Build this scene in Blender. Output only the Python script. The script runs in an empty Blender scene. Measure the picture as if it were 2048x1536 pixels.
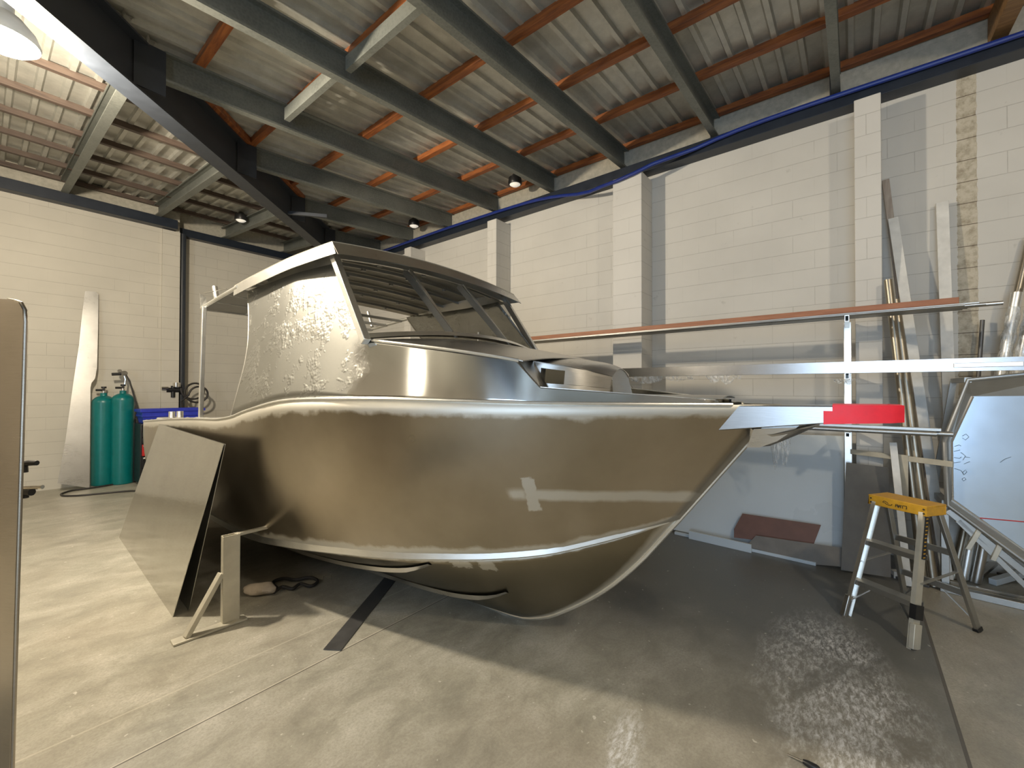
import bpy, math, random
import numpy as np
from mathutils import Vector, Matrix
C = bpy.context.scene.collection
random.seed(7)

# ------------------------------------------------------------------ camera, world, lights, exposure
F_PX, YAW, PITCH, ROLL, CAM_H = 850.7, 0.8948, 0.010535, -0.001777, 1.65
cy, sy, cp, sp, cr, sr = math.cos(YAW), math.sin(YAW), math.cos(PITCH), math.sin(PITCH), math.cos(ROLL), math.sin(ROLL)
FW = Vector((sy*cp, cy*cp, sp)); R0 = Vector((cy, -sy, 0)); D0 = FW.cross(R0)
RT = cr*R0 + sr*D0; DN = -sr*R0 + cr*D0
EYE = Vector((0, 0, CAM_H))
cam_data = bpy.data.cameras.new('camera'); cam = bpy.data.objects.new('camera', cam_data); C.objects.link(cam)
cam_data.sensor_width = 36; cam_data.lens = F_PX/2048*36; cam_data.clip_start = 0.02; cam_data.clip_end = 200
m3 = Matrix((RT, -DN, -FW)).transposed(); cam.matrix_world = Matrix.Translation(EYE) @ m3.to_4x4()
bpy.context.scene.camera = cam
vs = bpy.context.scene.view_settings
vs.view_transform = 'Standard'; vs.look = 'None'; vs.gamma = 1; vs.use_curve_mapping = False
vs.exposure = 0.24

w = bpy.data.worlds.new('world'); bpy.context.scene.world = w; w.use_nodes = True
bg = w.node_tree.nodes['Background']; bg.inputs[0].default_value = (0.62, 0.78, 1.0, 1); bg.inputs[1].default_value = 2.2

LAMP_POS = (0.07, 4.70, 4.12)
WARM = (1.0, 0.87, 0.68)
def point_light(name, loc, watts, col, rad):
    l = bpy.data.lights.new(name, 'POINT'); l.energy = watts; l.color = col; l.shadow_soft_size = rad
    o = bpy.data.objects.new(name, l); C.objects.link(o); o.location = loc; return o
def area_light(name, loc, rot, size, sizey, watts, col):
    l = bpy.data.lights.new(name, 'AREA'); l.energy = watts; l.color = col; l.shape = 'RECTANGLE'; l.size = size; l.size_y = sizey
    o = bpy.data.objects.new(name, l); C.objects.link(o); o.location = loc; o.rotation_euler = rot; return o
point_light('high_bay_light', (LAMP_POS[0], LAMP_POS[1], LAMP_POS[2]-0.16), 600, WARM, 0.10)
UNSEEN_BAYS = [(-3.0, 3.6, 3.9, 55), (1.2, -2.4, 4.2, 120), (-3.2, 7.4, 4.0, 60)]  # out of view: first set from the cabin streak, others added as warm fill
for hx, hy, hz, hw in UNSEEN_BAYS:
    point_light('high_bay_light', (hx, hy, hz-0.16), hw, WARM, 0.12)
# daylight through the open roller door in the near wall
DOOR = (-2.6, 0.9, 0.0, 3.9)   # y0 y1 z0 z1 in the left wall
area_light('door_daylight', (-5.42, -0.85, 1.95), (0, math.radians(-90), 0), 3.8, 3.4, 140, (0.60, 0.79, 1.0))

# ------------------------------------------------------------------ measuring helpers: a sight line met with a real surface of the place
def ray(px, py): return FW + RT*((px-1024)/F_PX) + DN*((py-768)/F_PX)
def on_x(px, py, x): r = ray(px, py); return EYE + r*(x/r.x)
def on_y(px, py, y): r = ray(px, py); return EYE + r*(y/r.y)
def on_z(px, py, z=0.0): r = ray(px, py); return EYE + r*((z-CAM_H)/r.z)
def on_plane(px, py, p, n):
    r = ray(px, py); p = Vector(p); n = Vector(n); return EYE + r*((p-EYE).dot(n)/r.dot(n))

# ------------------------------------------------------------------ mesh helpers
def V(*a): return Vector(a)
def pchip(xs, ys):
    xs = np.array(xs, float); ys = np.array(ys, float); h = np.diff(xs); d = np.diff(ys)/h
    m = np.zeros_like(ys); m[0] = d[0]; m[-1] = d[-1]
    for i in range(1, len(xs)-1):
        if d[i-1]*d[i] > 0: m[i] = 2*d[i-1]*d[i]/(d[i-1]+d[i])
    def f(x):
        i = int(np.clip(np.searchsorted(xs, x)-1, 0, len(h)-1)); t = (x-xs[i])/h[i]
        return float((2*t**3-3*t**2+1)*ys[i]+(t**3-2*t**2+t)*h[i]*m[i]+(-2*t**3+3*t**2)*ys[i+1]+(t**3-t**2)*h[i]*m[i+1])
    return f

class MB:
    def __init__(s): s.v = []; s.f = []
    def quad(s, a, b, c, d):
        i = len(s.v); s.v += [Vector(a), Vector(b), Vector(c), Vector(d)]; s.f.append((i, i+1, i+2, i+3)); return s
    def box(s, c, size, rz=0.0, R=None):
        R = R or Matrix.Rotation(rz, 3, 'Z'); c = Vector(c); i = len(s.v)
        for dz in (-.5, .5):
            for dx, dy in ((-.5, -.5), (.5, -.5), (.5, .5), (-.5, .5)):
                s.v.append(c + R @ Vector((dx*size[0], dy*size[1], dz*size[2])))
        for q in ((3, 2, 1, 0), (4, 5, 6, 7), (0, 1, 5, 4), (1, 2, 6, 5), (2, 3, 7, 6), (3, 0, 4, 7)):
            s.f.append(tuple(i+k for k in q))
        return s
    def bar(s, p0, p1, wd, ht, up=(0, 0, 1)):
        p0 = Vector(p0); p1 = Vector(p1); d = (p1-p0); L = d.length; d.normalize(); up = Vector(up)
        if abs(d.dot(up)) > 0.98: up = Vector((1, 0, 0))
        x = d.cross(up).normalized(); y = x.cross(d).normalized()
        R = Matrix((d, -x, y)).transposed()
        return s.box((p0+p1)/2, (L, wd, ht), R=R)
    def hollow(s, p0, p1, wd, ht, t=0.004, up=(0, 0, 1)):
        p0 = Vector(p0); p1 = Vector(p1); d = (p1-p0).normalized(); up = Vector(up)
        x = d.cross(up).normalized(); y = x.cross(d).normalized(); i = len(s.v)
        def ring(p, a, b): return [p + x*a*k + y*b*l for k, l in ((-.5, -.5), (.5, -.5), (.5, .5), (-.5, .5))]
        s.v += ring(p0, wd, ht) + ring(p1, wd, ht) + ring(p1, wd-2*t, ht-2*t) + ring(p0, wd-2*t, ht-2*t)
        for a in range(4):
            for k in range(4):
                b = (k+1) % 4; n = (a+1) % 4
                s.f.append((i+a*4+k, i+a*4+b, i+n*4+b, i+n*4+k))
        return s
    def tube(s, pts, r, seg=10, caps=True, closed=False):
        pts = [Vector(p) for p in pts]; n = len(pts); rr = r if isinstance(r, (list, tuple)) else [r]*n
        base = len(s.v); prev = None
        for k, p in enumerate(pts):
            if closed: d = pts[(k+1) % n]-pts[k-1]
            else: d = pts[min(k+1, n-1)]-pts[max(k-1, 0)]
            d.normalize()
            if prev is None:
                a = d.orthogonal().normalized()
            else:
                a = prev - d*prev.dot(d)
                a = a.normalized() if a.length > 1e-6 else d.orthogonal().normalized()
            prev = a; b = d.cross(a)
            for q in range(seg):
                t = 2*math.pi*q/seg; s.v.append(p + (a*math.cos(t)+b*math.sin(t))*rr[k])
        for k in range(n if closed else n-1):
            for q in range(seg):
                q2 = (q+1) % seg; k2 = (k+1) % n
                s.f.append((base+k*seg+q, base+k*seg+q2, base+k2*seg+q2, base+k2*seg+q))
        if caps and not closed:
            s.f.append(tuple(base+q for q in reversed(range(seg)))); s.f.append(tuple(base+(n-1)*seg+q for q in range(seg)))
        return s
    def lathe(s, c, prof, seg=28):
        c = Vector(c); base = len(s.v); n = len(prof)
        for r, z in prof:
            for q in range(seg):
                t = 2*math.pi*q/seg; s.v.append(c+Vector((max(r, 1e-4)*math.cos(t), max(r, 1e-4)*math.sin(t), z)))
        for k in range(n-1):
            for q in range(seg):
                q2 = (q+1) % seg; s.f.append((base+k*seg+q, base+k*seg+q2, base+(k+1)*seg+q2, base+(k+1)*seg+q))
        s.f.append(tuple(base+q for q in reversed(range(seg)))); s.f.append(tuple(base+(n-1)*seg+q for q in range(seg)))
        return s
    def prism(s, poly, vec):
        poly = [Vector(p) for p in poly]; vec = Vector(vec); i = len(s.v); n = len(poly)
        s.v += poly + [p+vec for p in poly]
        s.f.append(tuple(i+k for k in reversed(range(n)))); s.f.append(tuple(i+n+k for k in range(n)))
        for k in range(n): k2 = (k+1) % n; s.f.append((i+k, i+k2, i+n+k2, i+n+k))
        return s
    def grid(s, g):
        i = len(s.v); R = len(g); Q = len(g[0])
        for row in g: s.v += [Vector(p) for p in row]
        for a in range(R-1):
            for b in range(Q-1): s.f.append((i+a*Q+b, i+a*Q+b+1, i+(a+1)*Q+b+1, i+(a+1)*Q+b))
        return s
    def sheet(s, g, t=0.005):
        """a grid given real thickness"""
        R = len(g); Q = len(g[0]); P = [[Vector(p) for p in r] for r in g]; N = []
        for a in range(R):
            row = []
            for b in range(Q):
                du = P[min(a+1, R-1)][b]-P[max(a-1, 0)][b]; dv = P[a][min(b+1, Q-1)]-P[a][max(b-1, 0)]
                nn = du.cross(dv); row.append(nn.normalized() if nn.length > 1e-9 else Vector((0, 0, 1)))
            N.append(row)
        i = len(s.v)
        for row in P: s.v += row
        j = len(s.v)
        for a in range(R): s.v += [P[a][b]-N[a][b]*t for b in range(Q)]
        for a in range(R-1):
            for b in range(Q-1):
                s.f.append((i+a*Q+b, i+a*Q+b+1, i+(a+1)*Q+b+1, i+(a+1)*Q+b)); s.f.append((j+a*Q+b, j+(a+1)*Q+b, j+(a+1)*Q+b+1, j+a*Q+b+1))
        for a in range(R-1):
            for b in (0, Q-1): s.f.append((i+a*Q+b, i+(a+1)*Q+b, j+(a+1)*Q+b, j+a*Q+b))
        for b in range(Q-1):
            for a in (0, R-1): s.f.append((i+a*Q+b, i+a*Q+b+1, j+a*Q+b+1, j+a*Q+b))
        return s
    def build(s, name, mat, parent=None, local=False, smooth=35, bevel=0):
        me = bpy.data.meshes.new(name)
        vv = s.v
        if parent is not None and not local:
            inv = WM[parent.name].inverted(); vv = [inv @ p for p in vv]
        me.from_pydata([tuple(p) for p in vv], [], s.f); me.update()
        me.materials.append(mat)
        import bmesh
        b = bmesh.new(); b.from_mesh(me); bmesh.ops.remove_doubles(b, verts=b.verts, dist=1e-5)
        bmesh.ops.recalc_face_normals(b, faces=b.faces); b.to_mesh(me); b.free()
        if smooth:
            for p in me.polygons: p.use_smooth = True
            me.set_sharp_from_angle(angle=math.radians(smooth))
        o = bpy.data.objects.new(name, me); C.objects.link(o)
        if parent is not None: o.parent = parent; WM[o.name] = WM[parent.name]
        else: WM[o.name] = Matrix.Identity(4)
        if bevel:
            md = o.modifiers.new('bevel', 'BEVEL'); md.width = bevel; md.segments = 2; md.limit_method = 'ANGLE'; md.angle_limit = math.radians(50)
        return o
WM = {}
def empty(name, loc, rz=0.0):
    o = bpy.data.objects.new(name, None); C.objects.link(o); o.empty_display_size = 0.1
    o.location = loc; o.rotation_euler = (0, 0, rz)
    WM[o.name] = Matrix.Translation(Vector(loc)) @ Matrix.Rotation(rz, 4, 'Z'); return o
def tag(o, label, cat, group=None, kind=None):
    o['label'] = label; o['category'] = cat
    if group: o['group'] = group
    if kind: o['kind'] = kind
    return o
def struct(o, label=None):
    o['kind'] = 'structure'
    if label: o['label'] = label
    return o
ORD = ['first', 'second', 'third', 'fourth', 'fifth', 'sixth', 'seventh', 'eighth', 'ninth', 'tenth', 'eleventh', 'twelfth']

# ------------------------------------------------------------------ materials
def new_mat(name):
    m = bpy.data.materials.new(name); m.use_nodes = True; nt = m.node_tree
    return m, nt, nt.nodes['Principled BSDF']
def nd(nt, typ, **kw):
    n = nt.nodes.new(typ)
    for k, v in kw.items():
        if k in n.inputs.keys() if isinstance(k, str) else False: n.inputs[k].default_value = v
        else: setattr(n, k, v)
    return n
def coords(nt, scale=(1, 1, 1), rot=(0, 0, 0)):
    tc = nt.nodes.new('ShaderNodeTexCoord'); mp = nt.nodes.new('ShaderNodeMapping')
    mp.inputs['Scale'].default_value = scale; mp.inputs['Rotation'].default_value = rot
    nt.links.new(tc.outputs['Object'], mp.inputs[0]); return mp.outputs[0]
def noise(nt, vec, scale, detail=4, rough=0.55, dist=0.0):
    n = nt.nodes.new('ShaderNodeTexNoise'); n.inputs['Scale'].default_value = scale; n.inputs['Detail'].default_value = detail
    n.inputs['Roughness'].default_value = rough; n.inputs['Distortion'].default_value = dist
    nt.links.new(vec, n.inputs['Vector']); return n.outputs[0]
def ramp(nt, fac, stops):
    r = nt.nodes.new('ShaderNodeValToRGB'); nt.links.new(fac, r.inputs[0]); e = r.color_ramp.elements
    while len(e) < len(stops): e.new(0.5)
    for k, (p, c) in enumerate(stops):
        e[k].position = p; e[k].color = c if len(c) == 4 else (*c, 1)
    return r.outputs[0]
def math_n(nt, op, a, b=None, c=None, clamp=False):
    n = nt.nodes.new('ShaderNodeMath'); n.operation = op; n.use_clamp = clamp
    for k, x in enumerate((a, b, c)):
        if x is None: continue
        if isinstance(x, (int, float)): n.inputs[k].default_value = x
        else: nt.links.new(x, n.inputs[k])
    return n.outputs[0]
def mixc(nt, fac, a, b, typ='MIX'):
    n = nt.nodes.new('ShaderNodeMix'); n.data_type = 'RGBA'; n.blend_type = typ
    def put(s, x):
        if isinstance(x, (int, float)): s.default_value = x
        elif isinstance(x, tuple): s.default_value = x if len(x) == 4 else (*x, 1)
        else: nt.links.new(x, s)
    put(n.inputs[0], fac); put(n.inputs[6], a); put(n.inputs[7], b); return n.outputs[2]
def bump(nt, bsdf, h, strength=0.3, dist=0.01):
    b = nt.nodes.new('ShaderNodeBump'); b.inputs['Strength'].default_value = strength; b.inputs['Distance'].default_value = dist
    nt.links.new(h, b.inputs['Height']); nt.links.new(b.outputs[0], bsdf.inputs['Normal'])

def plain(name, col, rough=0.5, metal=0.0, var=0.12, scale=9.0, bmp=0.0, spec=0.5):
    m, nt, b = new_mat(name); v = coords(nt)
    n = noise(nt, v, scale, 5)
    dark = tuple(c*(1-var) for c in col); lite = tuple(min(1, c*(1+var)) for c in col)
    nt.links.new(ramp(nt, n, [(0.3, dark), (0.7, lite)]), b.inputs['Base Color'])
    r = math_n(nt, 'MULTIPLY_ADD', n, 0.2, rough-0.1, clamp=True); nt.links.new(r, b.inputs['Roughness'])
    b.inputs['Metallic'].default_value = metal; b.inputs['Specular IOR Level'].default_value = spec
    if bmp: bump(nt, b, noise(nt, v, scale*6, 3), bmp, 0.004)
    return m
def emit(name, col, strength):
    m, nt, b = new_mat(name); b.inputs['Base Color'].default_value = (*col, 1)
    b.inputs['Emission Color'].default_value = (*col, 1); b.inputs['Emission Strength'].default_value = strength; return m

def alu(name, col=(0.62, 0.61, 0.585), rough=0.3, brush=(1, 1, 30), var=0.1, bmp=0.06, wave=0.0):
    """bare aluminium: fine brushing, cloudy handling marks, a few scratches"""
    m, nt, b = new_mat(name); v = coords(nt)
    br = noise(nt, coords(nt, brush), 14, 3); cl = noise(nt, v, 2.3, 5, 0.6)
    dark = tuple(c*(1-var) for c in col); lite = tuple(min(1, c*(1+var)) for c in col)
    f = math_n(nt, 'MULTIPLY_ADD', br, 0.35, math_n(nt, 'MULTIPLY', cl, 0.65))
    nt.links.new(ramp(nt, f, [(0.35, dark), (0.65, lite)]), b.inputs['Base Color'])
    r = math_n(nt, 'MULTIPLY_ADD', f, 0.22, rough-0.11, clamp=True); nt.links.new(r, b.inputs['Roughness'])
    b.inputs['Metallic'].default_value = 1.0
    h = br
    if wave:
        wv = noise(nt, v, 1.4, 2); h = math_n(nt, 'MULTIPLY_ADD', wv, wave, math_n(nt, 'MULTIPLY', br, 0.1))
    bump(nt, b, h, bmp, 0.01)
    return m

M = {}
M['alu'] = alu('bare_aluminium')
M['alu_mid'] = alu('grey_box_aluminium', (0.50, 0.50, 0.50), 0.24)
M['sprit'] = alu('sprit_aluminium', (0.37, 0.375, 0.38), 0.3)
M['alu_bright'] = alu('bright_ground_aluminium', (0.86, 0.86, 0.83), 0.36)
M['roof_plate'] = plain('cabin_roof_plate', (0.45, 0.43, 0.37), 0.45, 0.5, var=0.15, scale=4)
M['alu_dull'] = alu('dull_aluminium', (0.5, 0.5, 0.48), 0.42)
M['alu_mirror'] = alu('mill_finish_sheet', (0.58, 0.57, 0.53), 0.13, brush=(30, 1, 1), bmp=0.02)
M['alu_brown'] = alu('tarnished_sheet', (0.42, 0.37, 0.31), 0.3)

def boxmask(nt, sep, x0, x1, z0, z1, soft, nz, amp):
    """1 inside the box in the x z plane of the part, ragged by noise"""
    def edge(val, a, b):
        j = math_n(nt, 'MULTIPLY_ADD', nz, amp, -amp/2)
        v = math_n(nt, 'ADD', val, j)
        lo = math_n(nt, 'DIVIDE', math_n(nt, 'SUBTRACT', v, a), soft, clamp=True)
        hi = math_n(nt, 'DIVIDE', math_n(nt, 'SUBTRACT', b, v), soft, clamp=True)
        return math_n(nt, 'MULTIPLY', lo, hi)
    return math_n(nt, 'MULTIPLY', edge(sep[0], x0, x1), edge(sep[2], z0, z1))

def hull_mat(name, side=True):
    m, nt, b = new_mat(name); v = coords(nt)
    s3 = nt.nodes.new('ShaderNodeSeparateXYZ'); nt.links.new(v, s3.inputs[0]); sep = (s3.outputs[0], s3.outputs[1], s3.outputs[2])
    at = nt.nodes.new('ShaderNodeAttribute'); at.attribute_name = 'girth'; gv = at.outputs['Fac']
    nz = noise(nt, v, 7, 4, 0.6); nfine = noise(nt, v, 40, 3); cl = noise(nt, v, 1.6, 4)
    j = math_n(nt, 'MULTIPLY_ADD', nz, 0.10, -0.05)
    gj = math_n(nt, 'ADD', gv, j)
    if side:
        top = math_n(nt, 'MULTIPLY', math_n(nt, 'SUBTRACT', gj, 0.905), 40, clamp=True)
        low = math_n(nt, 'MULTIPLY', math_n(nt, 'SUBTRACT', 0.095, gj), 40, clamp=True)
        mk = math_n(nt, 'MAXIMUM', top, low)
        mk = math_n(nt, 'MAXIMUM', mk, boxmask(nt, sep, 5.30, 6.2, 1.025, 1.105, 0.02, nz, 0.03))
        mk = math_n(nt, 'MAXIMUM', mk, boxmask(nt, sep, 5.275, 5.345, 0.965, 1.17, 0.008, nfine, 0.03))
        mk = math_n(nt, 'MAXIMUM', mk, boxmask(nt, sep, 5.19, 5.30, 1.02, 1.11, 0.03, nz, 0.05))
        ay = math_n(nt, 'ABSOLUTE', sep[1])
        st = math_n(nt, 'MULTIPLY', math_n(nt, 'SUBTRACT', 0.05, ay), 40, clamp=True)
        mk = math_n(nt, 'MAXIMUM', mk, math_n(nt, 'MULTIPLY', st, 0.8))
    else:
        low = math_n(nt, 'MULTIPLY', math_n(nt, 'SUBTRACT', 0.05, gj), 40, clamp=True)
        mk = math_n(nt, 'MAXIMUM', low, boxmask(nt, sep, 4.9, 5.0, 0.53, 0.62, 0.01, nfine, 0.05))
        mk = math_n(nt, 'MAXIMUM', mk, boxmask(nt, sep, 4.74, 4.86, 0.53, 0.60, 0.01, nfine, 0.06))
        ay = math_n(nt, 'ABSOLUTE', sep[1])
        st = math_n(nt, 'MULTIPLY', math_n(nt, 'MULTIPLY', math_n(nt, 'SUBTRACT', math_n(nt, 'MULTIPLY_ADD', nz, 0.02, 0.045), ay), 50, clamp=True), math_n(nt, 'GREATER_THAN', sep[0], 4.95))
        mk = math_n(nt, 'MULTIPLY', math_n(nt, 'MAXIMUM', mk, st), 0.8)
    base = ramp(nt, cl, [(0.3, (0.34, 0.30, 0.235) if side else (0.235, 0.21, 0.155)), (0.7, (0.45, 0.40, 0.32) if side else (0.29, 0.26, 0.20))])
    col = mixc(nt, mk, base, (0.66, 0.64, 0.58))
    nt.links.new(col, b.inputs['Base Color']); b.inputs['Metallic'].default_value = 1.0
    r = math_n(nt, 'MULTIPLY_ADD', cl, 0.14, 0.23)
    r = math_n(nt, 'ADD', r, math_n(nt, 'MULTIPLY', mk, 0.2)); nt.links.new(r, b.inputs['Roughness'])
    wv = noise(nt, v, 1.1, 0)
    bump(nt, b, math_n(nt, 'ADD', wv, math_n(nt, 'MULTIPLY', nfine, 0.006)), 0.12, 0.05)
    return m
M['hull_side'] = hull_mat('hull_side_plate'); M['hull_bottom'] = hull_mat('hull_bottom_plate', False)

def cabin_mat():
    m, nt, b = new_mat('cabin_plate_with_film'); v = coords(nt)
    s3 = nt.nodes.new('ShaderNodeSeparateXYZ'); nt.links.new(v, s3.inputs[0]); sep = (s3.outputs[0], s3.outputs[1], s3.outputs[2])
    nz = noise(nt, v, 6, 4); cl = noise(nt, v, 2, 4)
    # loose protective film: crumpled, only on the aft half of the panel
    aft = math_n(nt, 'MULTIPLY', math_n(nt, 'SUBTRACT', math_n(nt, 'ADD', 4.25, math_n(nt, 'MULTIPLY', nz, 0.3)), sep[0]), 6, clamp=True)
    crum = noise(nt, coords(nt, (1.6, 1.6, 0.8)), 16, 4, 0.6, 0.6)
    blot = ramp(nt, noise(nt, v, 4.0, 4, 0.7), [(0.50, (0.03, 0.03, 0.03)), (0.62, (1, 1, 1))])
    nt.links.new(mixc(nt, aft, (0.52, 0.52, 0.505), (0.33, 0.33, 0.31)), b.inputs['Base Color'])
    b.inputs['Metallic'].default_value = 1.0
    tg = nt.nodes.new('ShaderNodeTangent'); tg.direction_type = 'RADIAL'; tg.axis = 'Z'; nt.links.new(tg.outputs[0], b.inputs['Tangent']); b.inputs['Anisotropic Rotation'].default_value = 0.25
    nt.links.new(math_n(nt, 'MULTIPLY', math_n(nt, 'SUBTRACT', 1.0, aft), 0.85), b.inputs['Anisotropic'])
    gr = math_n(nt, 'ADD', math_n(nt, 'MULTIPLY', aft, 0.27), math_n(nt, 'MULTIPLY_ADD', nz, 0.05, 0.10)); nt.links.new(gr, b.inputs['Roughness'])
    h = math_n(nt, 'MULTIPLY', math_n(nt, 'MULTIPLY', crum, blot), aft)
    h = math_n(nt, 'ADD', math_n(nt, 'MULTIPLY', h, 0.9), math_n(nt, 'MULTIPLY', noise(nt, v, 1.2, 0), 0.8))
    bump(nt, b, h, 0.4, 0.02)
    return m
M['cabin'] = cabin_mat()

def block_wall(name, axis, paint=(0.62, 0.60, 0.55), stripe=None, bare_above=99.0, phase=0.0):
    m, nt, b = new_mat(name); tc = nt.nodes.new('ShaderNodeTexCoord')
    s3 = nt.nodes.new('ShaderNodeSeparateXYZ'); nt.links.new(tc.outputs['Object'], s3.inputs[0])
    cb = nt.nodes.new('ShaderNodeCombineXYZ'); nt.links.new(math_n(nt, 'ADD', s3.outputs[0], s3.outputs[1]), cb.inputs[0])
    nt.links.new(math_n(nt, 'ADD', s3.outputs[2], phase), cb.inputs[1])
    br = nt.nodes.new('ShaderNodeTexBrick'); nt.links.new(cb.outputs[0], br.inputs['Vector'])
    br.inputs['Scale'].default_value = 1.0; br.inputs['Brick Width'].default_value = 0.4; br.inputs['Row Height'].default_value = 0.2
    br.inputs['Mortar Size'].default_value = 0.0035; br.inputs['Mortar Smooth'].default_value = 0.3; br.inputs['Bias'].default_value = 0
    v = tc.outputs['Object']
    n1 = noise(nt, v, 1.1, 4); n2 = noise(nt, v, 18, 4, 0.65)
    # perpends are mostly filled with paint: rows keep their line, uprights show in patches
    rows = math_n(nt, 'FRACT', math_n(nt, 'DIVIDE', math_n(nt, 'ADD', s3.outputs[2], phase), 0.2))
    rl = math_n(nt, 'LESS_THAN', math_n(nt, 'ABSOLUTE', math_n(nt, 'SUBTRACT', rows, 0.5)), 2.0)
    d = math_n(nt, 'MINIMUM', rows, math_n(nt, 'SUBTRACT', 1.0, rows))
    rowline = math_n(nt, 'LESS_THAN', d, 0.018)
    patch = ramp(nt, noise(nt, v, 0.9, 3), [(0.48, (0.12, 0.12, 0.12)), (0.62, (0.9, 0.9, 0.9))])
    joint = math_n(nt, 'MULTIPLY', br.outputs['Fac'], math_n(nt, 'MAXIMUM', rowline, patch))
    joint = math_n(nt, 'MULTIPLY', joint, math_n(nt, 'MULTIPLY_ADD', n2, 0.9, 0.15, clamp=True))
    dk = tuple(c*0.90 for c in paint)
    col = ramp(nt, n1, [(0.3, dk), (0.65, paint)])
    spots = ramp(nt, noise(nt, v, 6, 4, 0.7), [(0.66, (0, 0, 0)), (0.74, (1, 1, 1))])
    col = mixc(nt, math_n(nt, 'MULTIPLY', spots, 0.25), col, (0.25, 0.23, 0.2))
    col = mixc(nt, math_n(nt, 'MULTIPLY', joint, 0.6), col, (0.16, 0.145, 0.12))
    hv = math_n(nt, 'SUBTRACT', 1.0, joint)
    if stripe:
        y0, y1, z0, z1 = stripe
        jx = math_n(nt, 'ADD', s3.outputs[axis], math_n(nt, 'MULTIPLY_ADD', n2, 0.03, -0.015))
        a = math_n(nt, 'MULTIPLY', math_n(nt, 'GREATER_THAN', jx, y0), math_n(nt, 'LESS_THAN', jx, y1))
        c2 = math_n(nt, 'MULTIPLY', a, math_n(nt, 'GREATER_THAN', s3.outputs[2], z0))
        bare = ramp(nt, n2, [(0.3, (0.30, 0.255, 0.18)), (0.55, (0.50, 0.45, 0.35)), (0.8, (0.58, 0.54, 0.45))])
        bare = mixc(nt, math_n(nt, 'MULTIPLY', rowline, 0.85), bare, (0.09, 0.06, 0.035))
        col = mixc(nt, c2, col, bare)
    if bare_above < 50:
        up = math_n(nt, 'GREATER_THAN', s3.outputs[2], bare_above)
        col = mixc(nt, up, col, ramp(nt, n2, [(0.3, (0.36, 0.34, 0.28)), (0.7, (0.50, 0.47, 0.39))]))
    nt.links.new(col, b.inputs['Base Color']); b.inputs['Roughness'].default_value = 0.62
    bump(nt, b, math_n(nt, 'ADD', hv, math_n(nt, 'MULTIPLY', n2, 0.25)), 0.35, 0.004)
    return m
M['wall_right'] = block_wall('painted_blockwork_right', 1, stripe=(-0.895, -0.765, 1.2, 5.0), bare_above=4.70, phase=0.03)
M['wall_back'] = block_wall('painted_blockwork_back', 0, paint=(0.56, 0.53, 0.46), bare_above=4.78, phase=0.03)
M['wall_other'] = block_wall('painted_blockwork_near', 0, paint=(0.40, 0.37, 0.32))
M['pilaster'] = block_wall('painted_pilaster_block', 1, paint=(0.64, 0.62, 0.575), phase=0.1)

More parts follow.
